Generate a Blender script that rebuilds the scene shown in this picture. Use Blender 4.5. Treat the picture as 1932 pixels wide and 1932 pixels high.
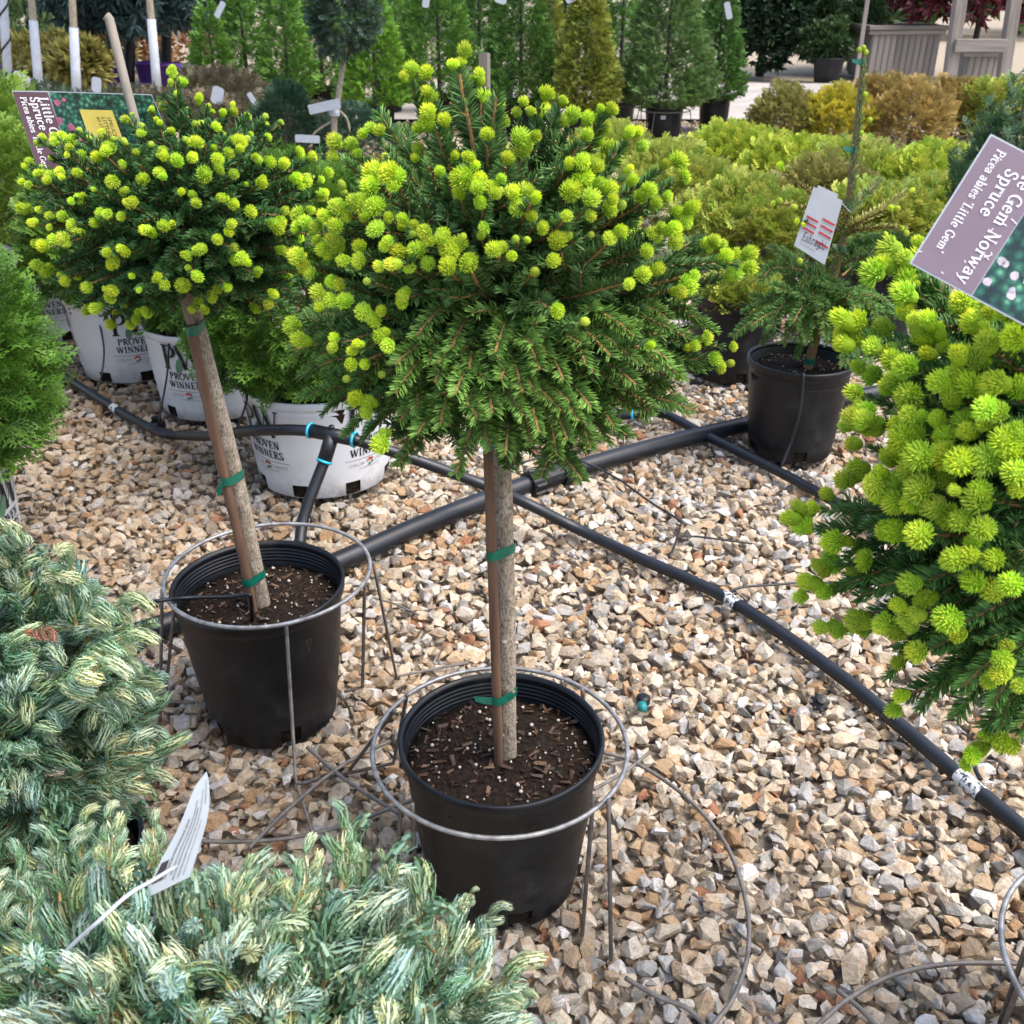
import bpy, bmesh, math
import numpy as np
from mathutils import Vector, Matrix

# ---------------------------------------------------------------- camera, world, sun, exposure
for o in list(bpy.data.objects): bpy.data.objects.remove(o)
SC = bpy.context.scene
COL = SC.collection
CAM_H = 1.45; PITCH = math.radians(27.5)
cam_data = bpy.data.cameras.new('camera'); cam = bpy.data.objects.new('camera', cam_data); COL.objects.link(cam)
cam.location = (0, 0, CAM_H); cam.rotation_euler = (math.radians(90) - PITCH, 0, 0)
cam_data.sensor_width = 36; cam_data.lens = 36; cam_data.clip_start = 0.05; cam_data.clip_end = 400
cam_data.dof.use_dof = True; cam_data.dof.focus_distance = 1.6; cam_data.dof.aperture_fstop = 13
SC.camera = cam
SC.view_settings.view_transform = 'Standard'; SC.view_settings.look = 'None'
SC.view_settings.gamma = 1; SC.view_settings.use_curve_mapping = False
SC.view_settings.exposure = 1.47
SC.render.engine = 'CYCLES'
W = bpy.data.worlds.new('World'); SC.world = W; W.use_nodes = True
nt = W.node_tree; bg = nt.nodes['Background']; sky = nt.nodes.new('ShaderNodeTexSky')
SUN_EL = math.radians(62); SUN_AZ = math.radians(112)      # azimuth clockwise from +Y
sky.sky_type = 'NISHITA'; sky.sun_disc = False; sky.sun_elevation = SUN_EL; sky.sun_rotation = SUN_AZ
sky.air_density = 1.0; sky.dust_density = 4.0; sky.ozone_density = 1.0
nt.links.new(sky.outputs[0], bg.inputs[0]); bg.inputs[1].default_value = 0.15
sd = bpy.data.lights.new('sun', 'SUN'); sun = bpy.data.objects.new('sun', sd); COL.objects.link(sun)
sd.energy = 1.15; sd.angle = math.radians(42); sd.color = (1.0, 0.97, 0.91)
sv = Vector((math.sin(SUN_AZ) * math.cos(SUN_EL), math.cos(SUN_AZ) * math.cos(SUN_EL), math.sin(SUN_EL)))
sun.rotation_euler = sv.to_track_quat('Z', 'Y').to_euler(); sun.location = (0, 0, 8)

# ---------------------------------------------------------------- helpers
RNG = np.random.default_rng(7)
PI = math.pi
def ray(x, y):                       # photo grid 1932 x 1932 -> direction with unit depth
    u = (x - 966) / 1932; v = (966 - y) / 1932
    return np.array([u, math.cos(PITCH) + v * math.sin(PITCH), -math.sin(PITCH) + v * math.cos(PITCH)])
CAMP = np.array([0, 0, CAM_H])
def G(x, y, z=0.0):                  # where that line of sight meets height z
    d = ray(x, y); return CAMP + d * ((z - CAM_H) / d[2])
def AT(x, y, Y):                     # where it meets distance Y
    d = ray(x, y); return CAMP + d * (Y / d[1])
def DP(x, y, t):
    return CAMP + ray(x, y) * t
def XD(px, D, z=0.6):                # world x for column px at distance D
    dep = D * math.cos(PITCH) + (CAM_H - z) * math.sin(PITCH)
    return (px - 966) / 1932 * dep

class Geo:
    def __init__(s, V=None, F=None, C=None, M=None, m=None):
        if m is not None: M = m
        s.V = np.zeros((0, 3)) if V is None else np.asarray(V, float)
        s.F = np.zeros((0, 3), int) if F is None else np.asarray(F, int)
        s.C = np.ones((len(s.V), 3)) if C is None else np.asarray(C, float)
        if s.C.ndim == 1: s.C = np.tile(s.C, (len(s.V), 1))
        s.M = np.zeros(len(s.F), int) if M is None else (np.full(len(s.F), M, int) if np.isscalar(M) else np.asarray(M, int))
    def mat(s, m): s.M[:] = m; return s
    def col(s, c): s.C = np.tile(np.asarray(c, float), (len(s.V), 1)); return s
    def xf(s, R=None, T=None, S=1.0):
        V = s.V * S
        if R is not None: V = V @ np.asarray(R).T
        if T is not None: V = V + np.asarray(T)
        return Geo(V, s.F.copy(), s.C.copy(), s.M.copy())
def cat(gs):
    off = 0; V = []; F = []; C = []; M = []
    for g in gs:
        V.append(g.V); F.append(g.F + off); C.append(g.C); M.append(g.M); off += len(g.V)
    if not V: return Geo()
    return Geo(np.concatenate(V), np.concatenate(F), np.concatenate(C), np.concatenate(M))
def mesh(name, g, mats, smooth=False):
    me = bpy.data.meshes.new(name)
    nv, nf = len(g.V), len(g.F)
    me.vertices.add(nv); me.vertices.foreach_set('co', g.V.astype(np.float32).ravel())
    me.loops.add(nf * 3); me.loops.foreach_set('vertex_index', g.F.astype(np.int32).ravel())
    me.polygons.add(nf); me.polygons.foreach_set('loop_start', np.arange(0, nf * 3, 3, dtype=np.int32))
    me.polygons.foreach_set('material_index', g.M.astype(np.int32))
    sm = np.full(nf, bool(smooth)) if not isinstance(smooth, np.ndarray) else smooth
    me.polygons.foreach_set('use_smooth', sm)
    a = me.color_attributes.new('col', 'FLOAT_COLOR', 'POINT')
    a.data.foreach_set('color', np.concatenate([g.C, np.ones((nv, 1))], 1).astype(np.float32).ravel())
    for m in (mats if isinstance(mats, (list, tuple)) else [mats]): me.materials.append(m)
    me.update(calc_edges=True)
    return me
def link(name, data, parent=None, M=None, loc=None):
    o = bpy.data.objects.new(name, data); COL.objects.link(o)
    if parent is not None: o.parent = parent
    if M is not None: o.matrix_basis = Matrix(M)
    elif loc is not None: o.location = [float(v) for v in loc]
    return o
def obj(name, g, mats, parent=None, smooth=False, loc=None):
    if loc is not None: loc = [float(v) for v in loc]
    return link(name, mesh(name, g, mats, smooth), parent, loc=loc)
def tag(o, label, cat_, group=None):
    o['label'] = label; o['category'] = cat_
    if group: o['group'] = group
    return o
def thing(name, label, cat_, loc=(0, 0, 0), group=None):
    o = link(name, None, loc=loc); o.empty_display_size = 0.1
    return tag(o, label, cat_, group)
def structure(o): o['kind'] = 'structure'; return o
def stuff(o): o['kind'] = 'stuff'; return o

def unit(v):
    v = np.asarray(v, float); return v / (np.linalg.norm(v, axis=-1, keepdims=True) + 1e-12)
def frames(d, roll=None, up=(0, 0, 1)):          # N x 3 -> rotation matrices, columns x=d, y=side, z=up-ish
    d = unit(np.atleast_2d(d)); up = np.tile(np.asarray(up, float), (len(d), 1))
    bad = np.abs((d * up).sum(1)) > 0.985
    up[bad] = (0.3, 1, 0.1)
    y = unit(np.cross(up, d)); z = np.cross(d, y)
    if roll is not None:
        c = np.cos(roll)[:, None]; s = np.sin(roll)[:, None]
        y, z = y * c + z * s, z * c - y * s
    return np.stack([d, y, z], 2)
def scatter(protos, P, R, S, tint=None, pick=None, rng=RNG):   # join transformed copies of small shapes
    P = np.asarray(P); n = len(P); S = np.broadcast_to(np.asarray(S, float), (n,))
    if pick is None: pick = rng.integers(0, len(protos), n)
    if tint is None: tint = np.ones((n, 3))
    out = []
    for k, p in enumerate(protos):
        ix = np.where(pick == k)[0]
        if not len(ix): continue
        V = np.einsum('nij,vj->nvi', R[ix], p.V) * S[ix][:, None, None] + P[ix][:, None, :]
        C = p.C[None] * tint[ix][:, None, :]
        F = p.F[None] + (np.arange(len(ix)) * len(p.V))[:, None, None]
        out.append(Geo(V.reshape(-1, 3), F.reshape(-1, 3), C.reshape(-1, 3), np.tile(p.M, len(ix))))
    return cat(out)
def tube(pts, rad, sides=6, col=(1, 1, 1), cap=True, m=0):
    pts = np.asarray(pts, float); n = len(pts); rad = np.broadcast_to(np.asarray(rad, float), (n,))
    t = np.gradient(pts, axis=0) if n > 2 else np.tile(pts[1] - pts[0], (2, 1))
    t = unit(t)
    ref = np.array([0, 0, 1.0]) if abs(t[0][2]) < 0.9 else np.array([1.0, 0, 0])
    a = unit(np.cross(ref, t[0])); A = [a]
    for i in range(1, n):
        a = A[-1] - t[i] * (A[-1] @ t[i]); A.append(unit(a))
    A = np.array(A); B = np.cross(t, A)
    an = np.arange(sides) * 2 * PI / sides
    V = pts[:, None] + rad[:, None, None] * (A[:, None] * np.cos(an)[None, :, None] + B[:, None] * np.sin(an)[None, :, None])
    V = V.reshape(-1, 3); F = []
    for i in range(n - 1):
        for j in range(sides):
            p = i * sides + j; q = i * sides + (j + 1) % sides
            F += [(p, q, q + sides), (p, q + sides, p + sides)]
    if cap:
        V = np.concatenate([V, pts[:1], pts[-1:]]); c0 = n * sides
        for j in range(sides):
            F.append((c0, (j + 1) % sides, j)); b = (n - 1) * sides; F.append((c0 + 1, b + j, b + (j + 1) % sides))
    return Geo(V, F, col, m)
def smooth_path(pts, n=40):
    pts = np.asarray(pts, float); k = len(pts)
    P = np.concatenate([[2 * pts[0] - pts[1]], pts, [2 * pts[-1] - pts[-2]]])
    out = []
    for u in np.linspace(0, k - 1 - 1e-6, n):
        i = int(u); f = u - i; p0, p1, p2, p3 = P[i], P[i + 1], P[i + 2], P[i + 3]
        out.append(0.5 * (2 * p1 + (p2 - p0) * f + (2 * p0 - 5 * p1 + 4 * p2 - p3) * f * f + (3 * p1 - p0 - 3 * p2 + p3) * f ** 3))
    return np.array(out)
def lathe(prof, seg=48, m=0, skip=None, col=(1, 1, 1)):
    prof = np.asarray(prof, float); n = len(prof); an = np.arange(seg) * 2 * PI / seg
    V = np.stack([prof[:, 0, None] * np.cos(an), prof[:, 0, None] * np.sin(an), np.repeat(prof[:, 1, None], seg, 1)], 2).reshape(-1, 3)
    F = []
    for i in range(n - 1):
        for j in range(seg):
            if skip and skip(i, j): continue
            p = i * seg + j; q = i * seg + (j + 1) % seg
            F += [(p, q, q + seg), (p, q + seg, p + seg)]
    return Geo(V, F, col, m)
def box(c, s, R=None, m=0, col=(1, 1, 1), bev=0.0):
    s = np.asarray(s, float) / 2
    if bev:
        V = []
        for z in (-1, 1):
            for k in (1, 0) if z < 0 else (0, 1):
                e = bev * k
                x, y = s[0] - e, s[1] - e; b = bev
                zz = z * (s[2] - (0 if k else bev))
                V += [(-x + b, -y, zz), (x - b, -y, zz), (x, -y + b, zz), (x, y - b, zz), (x - b, y, zz), (-x + b, y, zz), (-x, y - b, zz), (-x, -y + b, zz)]
        F = []
        for r in range(3):
            for j in range(8):
                p = r * 8 + j; q = r * 8 + (j + 1) % 8; F += [(p, q, q + 8), (p, q + 8, p + 8)]
        for j in range(1, 7): F += [(0, j + 1, j), (24, 24 + j, 25 + j)]
    else:
        V = [(x * s[0], y * s[1], z * s[2]) for z in (-1, 1) for x, y in ((-1, -1), (1, -1), (1, 1), (-1, 1))]
        F = [(0, 2, 1), (0, 3, 2), (4, 5, 6), (4, 6, 7)]
        for j in range(4): p, q = j, (j + 1) % 4; F += [(p, q, q + 4), (p, q + 4, p + 4)]
    return Geo(V, F, col, m).xf(R, c)
def rotz(a): c, s = math.cos(a), math.sin(a); return np.array([[c, -s, 0], [s, c, 0], [0, 0, 1.0]])
def roty(a): c, s = math.cos(a), math.sin(a); return np.array([[c, 0, s], [0, 1, 0], [-s, 0, c]])
def rotx(a): c, s = math.cos(a), math.sin(a); return np.array([[1, 0, 0], [0, c, -s], [0, s, c]])
def ico(sub=1, col=(1, 1, 1)):
    bm = bmesh.new(); bmesh.ops.create_icosphere(bm, subdivisions=sub, radius=1)
    g = Geo([v.co[:] for v in bm.verts], [[v.index for v in f.verts] for f in bm.faces], col); bm.free(); return g

# ---------------------------------------------------------------- materials
def nodes(name):
    m = bpy.data.materials.new(name); m.use_nodes = True
    t = m.node_tree; b = t.nodes['Principled BSDF']
    return m, t, b
def N(t, kind, **kw):
    n = t.nodes.new(kind)
    for k, v in kw.items():
        if k in n.inputs.keys() if isinstance(k, str) else False: n.inputs[k].default_value = v
        else: setattr(n, k, v)
    return n
def noise(t, scale, detail=4, rough=0.55, coord='Object'):
    tc = t.nodes.new('ShaderNodeTexCoord'); n = t.nodes.new('ShaderNodeTexNoise')
    n.inputs['Scale'].default_value = scale; n.inputs['Detail'].default_value = detail; n.inputs['Roughness'].default_value = rough
    t.links.new(tc.outputs[coord], n.inputs['Vector']); return n
def ramp(t, src, stops):
    r = t.nodes.new('ShaderNodeValToRGB')
    while len(r.color_ramp.elements) < len(stops): r.color_ramp.elements.new(0.5)
    for e, (p, c) in zip(r.color_ramp.elements, stops): e.position = p; e.color = (*c, 1) if len(c) == 3 else c
    t.links.new(src, r.inputs[0]); return r
def mixc(t, fac, a, b, mode='MIX'):
    n = t.nodes.new('ShaderNodeMix'); n.data_type = 'RGBA'; n.blend_type = mode
    for i, v in ((0, fac), (6, a), (7, b)):
        if hasattr(v, 'is_output'): t.links.new(v, n.inputs[i])
        else: n.inputs[i].default_value = v if i == 0 else (*v, 1)
    return n.outputs[2]
def bump(t, b, h, strength=0.4, dist=0.002):
    n = t.nodes.new('ShaderNodeBump'); n.inputs['Strength'].default_value = strength; n.inputs['Distance'].default_value = dist
    t.links.new(h, n.inputs['Height']); t.links.new(n.outputs[0], b.inputs['Normal'])
def attr(t, name='col'):
    a = t.nodes.new('ShaderNodeAttribute'); a.attribute_name = name; return a
def foliage(name, transl=0.3, rough=0.5, var=0.35, spec=0.35):
    m, t, b = nodes(name)
    a = attr(t); oi = t.nodes.new('ShaderNodeObjectInfo')
    c = mixc(t, 1.0, a.outputs['Color'], oi.outputs['Color'], 'MULTIPLY')
    mr = t.nodes.new('ShaderNodeMapRange'); mr.inputs[3].default_value = 1 - var; mr.inputs[4].default_value = 1 + var
    t.links.new(oi.outputs['Random'], mr.inputs[0])
    vm = t.nodes.new('ShaderNodeVectorMath'); vm.operation = 'SCALE'
    t.links.new(c, vm.inputs[0]); t.links.new(mr.outputs[0], vm.inputs['Scale'])
    c = vm.outputs[0]
    t.links.new(c, b.inputs['Base Color']); b.inputs['Roughness'].default_value = rough
    b.inputs['Specular IOR Level'].default_value = spec
    tr = t.nodes.new('ShaderNodeBsdfTranslucent'); t.links.new(c, tr.inputs[0])
    mx = t.nodes.new('ShaderNodeMixShader'); mx.inputs[0].default_value = transl
    t.links.new(b.outputs[0], mx.inputs[1]); t.links.new(tr.outputs[0], mx.inputs[2])
    t.links.new(mx.outputs[0], t.nodes['Material Output'].inputs[0])
    return m
def plain(name, col, rough=0.6, spec=0.4, var=0.25, scale=20, bumpd=0.0, metal=0.0, use_attr=False):
    m, t, b = nodes(name)
    n = noise(t, scale, 5)
    lo = tuple(c * (1 - var) for c in col); hi = tuple(min(1, c * (1 + var)) for c in col)
    r = ramp(t, n.outputs['Fac'], [(0.3, lo), (0.7, hi)])
    src = r.outputs[0]
    if use_attr: src = mixc(t, 1.0, src, attr(t).outputs['Color'], 'MULTIPLY')
    t.links.new(src, b.inputs['Base Color']); b.inputs['Roughness'].default_value = rough
    b.inputs['Specular IOR Level'].default_value = spec; b.inputs['Metallic'].default_value = metal
    if bumpd: bump(t, b, n.outputs['Fac'], 0.6, bumpd)
    return m
def stone_mat(name, per_object):
    m, t, b = nodes(name)
    src = t.nodes.new('ShaderNodeObjectInfo').outputs['Color'] if per_object else attr(t).outputs['Color']
    tc = t.nodes.new('ShaderNodeTexCoord')
    geo = t.nodes.new('ShaderNodeNewGeometry')
    n1 = t.nodes.new('ShaderNodeTexNoise'); n1.inputs['Scale'].default_value = 95; n1.inputs['Detail'].default_value = 6; n1.inputs['Roughness'].default_value = 0.65
    n2 = t.nodes.new('ShaderNodeTexNoise'); n2.inputs['Scale'].default_value = 28; n2.inputs['Detail'].default_value = 3
    n3 = t.nodes.new('ShaderNodeTexNoise'); n3.inputs['Scale'].default_value = 420; n3.inputs['Detail'].default_value = 3
    for n in (n1, n2, n3): t.links.new(geo.outputs['Position'], n.inputs['Vector'])
    r1 = ramp(t, n1.outputs['Fac'], [(0.30, (0.60, 0.54, 0.46)), (0.46, (0.95, 0.94, 0.92)), (0.60, (1.05, 1.05, 1.05)), (0.72, (1.35, 1.35, 1.35))])
    c = mixc(t, 1.0, src, r1.outputs[0], 'MULTIPLY')
    r2 = ramp(t, n2.outputs['Fac'], [(0.52, (0, 0, 0)), (0.68, (1, 1, 1))])
    c = mixc(t, r2.outputs[0], c, mixc(t, 0.55, c, (0.42, 0.24, 0.11)))
    r3 = ramp(t, n3.outputs['Fac'], [(0.3, (0.8, 0.79, 0.77)), (0.55, (1, 1, 1))])
    c = mixc(t, 1.0, c, r3.outputs[0], 'MULTIPLY')
    t.links.new(c, b.inputs['Base Color']); b.inputs['Roughness'].default_value = 0.85; b.inputs['Specular IOR Level'].default_value = 0.25
    bump(t, b, n1.outputs['Fac'], 0.8, 0.008)
    return m

def plastic_black():
    m, t, b = nodes('black_plastic')
    n = noise(t, 9, 6, 0.65); n2 = noise(t, 60, 4)
    r = ramp(t, n.outputs['Fac'], [(0.40, (0.0018, 0.0028, 0.005)), (0.53, (0.0035, 0.005, 0.008)), (0.62, (0.014, 0.015, 0.016)), (0.72, (0.04, 0.038, 0.035))])
    c = mixc(t, 0.25, r.outputs[0], ramp(t, n2.outputs['Fac'], [(0.45, (0.0022, 0.003, 0.005)), (0.75, (0.016, 0.017, 0.018))]).outputs[0])
    t.links.new(c, b.inputs['Base Color'])
    rr = ramp(t, n.outputs['Fac'], [(0.35, (0.34,) * 3), (0.7, (0.6,) * 3)]); t.links.new(rr.outputs[0], b.inputs['Roughness'])
    bump(t, b, n2.outputs['Fac'], 0.15, 0.001); b.inputs['Specular IOR Level'].default_value = 0.4
    return m
def plastic_white():
    m, t, b = nodes('white_plastic')
    n = noise(t, 14, 6, 0.7)
    tc = t.nodes.new('ShaderNodeTexCoord'); sp = t.nodes.new('ShaderNodeSeparateXYZ'); t.links.new(tc.outputs['Object'], sp.inputs[0])
    mr = t.nodes.new('ShaderNodeMapRange'); mr.inputs[1].default_value = 0.16; mr.inputs[2].default_value = 0.0
    t.links.new(sp.outputs[2], mr.inputs[0])
    ma = t.nodes.new('ShaderNodeMath'); ma.operation = 'MULTIPLY'; t.links.new(mr.outputs[0], ma.inputs[0])
    d = ramp(t, n.outputs['Fac'], [(0.48, (0.1,) * 3), (0.68, (0.8,) * 3)]); t.links.new(d.outputs[0], ma.inputs[1])
    sp2 = noise(t, 120, 3); s2 = ramp(t, sp2.outputs['Fac'], [(0.62, (0, 0, 0)), (0.72, (0.35,) * 3)])
    c = mixc(t, ma.outputs[0], (0.66, 0.68, 0.71), (0.33, 0.30, 0.25))
    c = mixc(t, s2.outputs[0], c, (0.5, 0.46, 0.4))
    t.links.new(c, b.inputs['Base Color']); b.inputs['Roughness'].default_value = 0.45
    return m
def bark_mat(name, a, b_, sc=60):
    m, t, b = nodes(name)
    tc = t.nodes.new('ShaderNodeTexCoord'); mp = t.nodes.new('ShaderNodeMapping'); mp.inputs['Scale'].default_value = (1, 1, 0.55)
    t.links.new(tc.outputs['Object'], mp.inputs[0])
    n = t.nodes.new('ShaderNodeTexNoise'); n.inputs['Scale'].default_value = sc; n.inputs['Detail'].default_value = 7; n.inputs['Roughness'].default_value = 0.7
    n2 = t.nodes.new('ShaderNodeTexNoise'); n2.inputs['Scale'].default_value = sc * 5; n2.inputs['Detail'].default_value = 3
    t.links.new(mp.outputs[0], n.inputs['Vector']); t.links.new(mp.outputs[0], n2.inputs['Vector'])
    r = ramp(t, n.outputs['Fac'], [(0.3, tuple(x * 0.55 for x in a)), (0.5, a), (0.68, b_)])
    c = mixc(t, 1.0, r.outputs[0], ramp(t, n2.outputs['Fac'], [(0.35, (0.5, 0.48, 0.45)), (0.55, (1, 1, 1))]).outputs[0], 'MULTIPLY')
    t.links.new(c, b.inputs['Base Color']); b.inputs['Roughness'].default_value = 0.85
    ad = t.nodes.new('ShaderNodeMath'); t.links.new(n.outputs[0], ad.inputs[0]); t.links.new(n2.outputs[0], ad.inputs[1])
    bump(t, b, ad.outputs[0], 0.8, 0.003)
    return m
def wood_mat(name, a, b_, axis=2, sc=30):
    m, t, b = nodes(name)
    tc = t.nodes.new('ShaderNodeTexCoord'); mp = t.nodes.new('ShaderNodeMapping')
    s = [1, 1, 1]; s[axis] = 0.06; mp.inputs['Scale'].default_value = s
    t.links.new(tc.outputs['Object'], mp.inputs[0])
    n = t.nodes.new('ShaderNodeTexNoise'); n.inputs['Scale'].default_value = sc; n.inputs['Detail'].default_value = 6; n.inputs['Roughness'].default_value = 0.65
    t.links.new(mp.outputs[0], n.inputs['Vector'])
    oi = t.nodes.new('ShaderNodeObjectInfo')
    r = ramp(t, n.outputs['Fac'], [(0.3, a), (0.7, b_)])
    mr = t.nodes.new('ShaderNodeMapRange'); mr.inputs[3].default_value = 0.75; mr.inputs[4].default_value = 1.15; t.links.new(oi.outputs['Random'], mr.inputs[0])
    vm = t.nodes.new('ShaderNodeVectorMath'); vm.operation = 'SCALE'; t.links.new(r.outputs[0], vm.inputs[0]); t.links.new(mr.outputs[0], vm.inputs['Scale'])
    t.links.new(vm.outputs[0], b.inputs['Base Color']); b.inputs['Roughness'].default_value = 0.8
    bump(t, b, n.outputs['Fac'], 0.4, 0.003)
    return m
def picture_mat(name):
    m, t, b = nodes(name)
    tc = t.nodes.new('ShaderNodeTexCoord'); v = t.nodes.new('ShaderNodeTexVoronoi'); v.inputs['Scale'].default_value = 130
    t.links.new(tc.outputs['Object'], v.inputs['Vector'])
    n = noise(t, 35, 5, 0.7)
    r = ramp(t, v.outputs['Distance'], [(0.05, (0.16, 0.36, 0.22)), (0.35, (0.03, 0.14, 0.10)), (0.7, (0.008, 0.035, 0.03))])
    r2 = ramp(t, n.outputs['Fac'], [(0.4, (0.35, 0.5, 0.45)), (0.65, (1.5, 1.5, 1.3))])
    c = mixc(t, 1.0, r.outputs[0], r2.outputs[0], 'MULTIPLY')
    t.links.new(c, b.inputs['Base Color']); b.inputs['Roughness'].default_value = 0.22
    return m

M_needle = foliage('spruce_needle', 0.25, 0.5, 0.25, 0.22)
M_new = foliage('new_growth', 0.42, 0.6, 0.10, 0.15)
M_thuja = foliage('arborvitae_foliage', 0.25, 0.5, 0.0)
M_far = foliage('distant_foliage', 0.25, 0.6, 0.0)
M_cyp = foliage('cypress_foliage', 0.22, 0.45, 0.2, 0.4)
M_twig = plain('twig_bark', (0.27, 0.155, 0.06), 0.8, 0.2, 0.4, 300, 0.0, use_attr=True)
M_bark = bark_mat('trunk_bark', (0.36, 0.30, 0.225), (0.52, 0.455, 0.365))
M_darkbark = bark_mat('dark_bark', (0.03, 0.024, 0.02), (0.07, 0.055, 0.045), 20)
M_bamboo = wood_mat('stake_wood', (0.095, 0.046, 0.026), (0.21, 0.118, 0.07), 2, 60)
M_oldwood = wood_mat('weathered_wood', (0.15, 0.13, 0.11), (0.32, 0.28, 0.235), 2, 18)
M_oldwoodx = wood_mat('weathered_rail', (0.15, 0.13, 0.11), (0.32, 0.28, 0.235), 0, 18)
M_tape = plain('green_tape', (0.004, 0.12, 0.075), 0.35, 0.5, 0.3, 60)
M_black = plastic_black()
M_white = plastic_white()
M_pipe = plain('black_pipe', (0.0075, 0.0095, 0.014), 0.42, 0.5, 0.35, 25)
M_blue = plain('blue_ring', (0.02, 0.42, 0.62), 0.4, 0.5, 0.1, 20)
M_wire = plain('galvanised_wire', (0.30, 0.30, 0.30), 0.5, 0.5, 0.45, 45, metal=0.55)
M_rust = plain('dull_wire', (0.16, 0.145, 0.13), 0.6, 0.4, 0.4, 45, metal=0.3)
M_soil = plain('potting_soil', (0.02, 0.014, 0.010), 0.95, 0.1, 0.6, 120, 0.008)
M_chip = plain('bark_chip', (1, 1, 1), 0.85, 0.2, 0.35, 200, 0.001, use_attr=True)
M_print = plain('black_print', (0.012, 0.012, 0.014), 0.5, 0.3, 0.2, 20)
M_greyprint = plain('faded_print', (0.33, 0.34, 0.34), 0.5, 0.3, 0.25, 200)
M_greenprint = plain('green_print', (0.10, 0.22, 0.13), 0.5, 0.3, 0.15, 30)
M_redprint = plain('red_print', (0.45, 0.04, 0.05), 0.5, 0.3, 0.15, 30)
M_orangeprint = plain('orange_print', (0.65, 0.22, 0.05), 0.5, 0.3, 0.15, 30)
M_pinkprint = plain('pink_print', (0.42, 0.12, 0.20), 0.4, 0.3, 0.4, 120)
M_lilacprint = plain('pale_print', (0.45, 0.40, 0.45), 0.4, 0.3, 0.3, 120)
M_card = plain('white_card', (0.40, 0.43, 0.47), 0.35, 0.4, 0.05, 20)
M_tagcard = plain('translucent_card', (0.26, 0.29, 0.31), 0.75, 0.15, 0.06, 30)
M_plum = plain('plum_print', (0.10, 0.05, 0.06), 0.3, 0.5, 0.12, 30)
M_lilac = plain('faded_purple_print', (0.155, 0.112, 0.145), 0.5, 0.5, 0.10, 12)
M_lettering = plain('white_lettering', (0.78, 0.76, 0.78), 0.5, 0.3, 0.03, 20)
M_yellow = plain('yellow_sticker', (0.62, 0.50, 0.10), 0.5, 0.3, 0.08, 30)
M_picture = picture_mat('foliage_picture')
M_wrap = plain('white_trunk_wrap', (0.50, 0.53, 0.58), 0.7, 0.2, 0.12, 12)
M_purple = plain('purple_plastic', (0.13, 0.05, 0.30), 0.45, 0.4, 0.15, 8)
M_road = plain('pale_concrete', (0.34, 0.31, 0.28), 0.9, 0.2, 0.18, 3, 0.002)
M_stone = stone_mat('limestone_gravel', False)
M_stone1 = stone_mat('limestone_stone', True)
M_ground = plain('gravel_dust', (0.30, 0.25, 0.19), 0.95, 0.1, 0.5, 45, 0.01)
# ---------------------------------------------------------------- ground, road, gravel
gp = []
def sheet(x0, x1, y0, y1, z):
    return Geo([(x0, y0, z), (x1, y0, z), (x1, y1, z), (x0, y1, z)], [(0, 1, 2), (0, 2, 3)])
ground = structure(obj('ground', sheet(-150, 150, -30, 260, -0.047), M_ground))
road_pts = [(-2.0, 12.6), (8, 12.6), (30, 12.9), (30, 17.2), (-2.0, 17.2)]
rd = Geo([(x, y, 0.012) for x, y in road_pts], [(0, 1, 3), (0, 3, 4), (1, 2, 3)])
structure(obj('road', rd, M_road))

def hull_stone(rng, a=12, b_=17):
    n = rng.integers(a, b_)
    p = unit(rng.normal(size=(n, 3))) * rng.uniform(0.8, 1.0, (n, 1)); p = np.sign(p) * np.abs(p) ** rng.uniform(.75, 1.0)
    p *= np.array([1.0, rng.uniform(0.55, 0.88), rng.uniform(0.42, 0.7)])
    bm = bmesh.new()
    for q in p: bm.verts.new(q)
    r = bmesh.ops.convex_hull(bm, input=bm.verts)
    bmesh.ops.delete(bm, geom=[v for v in bm.verts if not v.link_faces], context='VERTS')
    bm.verts.index_update()
    g = Geo([v.co[:] for v in bm.verts], [[v.index for v in f.verts] for f in bm.faces]); bm.free()
    return g
STONES = [hull_stone(RNG) for _ in range(44)]; LOWSTONES = [hull_stone(RNG, 6, 9) for _ in range(16)]
PAL = np.array([(.49, .42, .325), (.53, .475, .40), (.44, .36, .265), (.39, .295, .195), (.36, .235, .135), (.31, .295, .27), (.40, .39, .375), (.58, .565, .54), (.27, .225, .175), (.29, .14, .08)])
PW_ = np.array([.21, .18, .16, .13, .065, .09, .09, .06, .06, .02]); PW_ /= PW_.sum()
def grid(y0, y1, sp, slack=0.25):
    out = []
    y = y0
    while y < y1:
        hw = (y * 0.887 + 0.67) * 0.5 + slack
        xs = np.arange(-hw, hw, sp)
        out.append(np.stack([xs + RNG.uniform(-.45, .45, len(xs)) * sp, y + RNG.uniform(-.45, .45, len(xs)) * sp], 1)); y += sp
    return np.concatenate(out)
P1 = np.concatenate([grid(0.75, 2.0, .0285), grid(2.0, 3.0, .0315), grid(3.0, 5.0, .0345), grid(5.0, 7.2, .06), grid(9.6, 12.6, .085)])
P0 = np.concatenate([grid(0.75, 1.9, .0225), grid(1.9, 3.0, .027), grid(3.0, 5.0, .036)])
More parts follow.
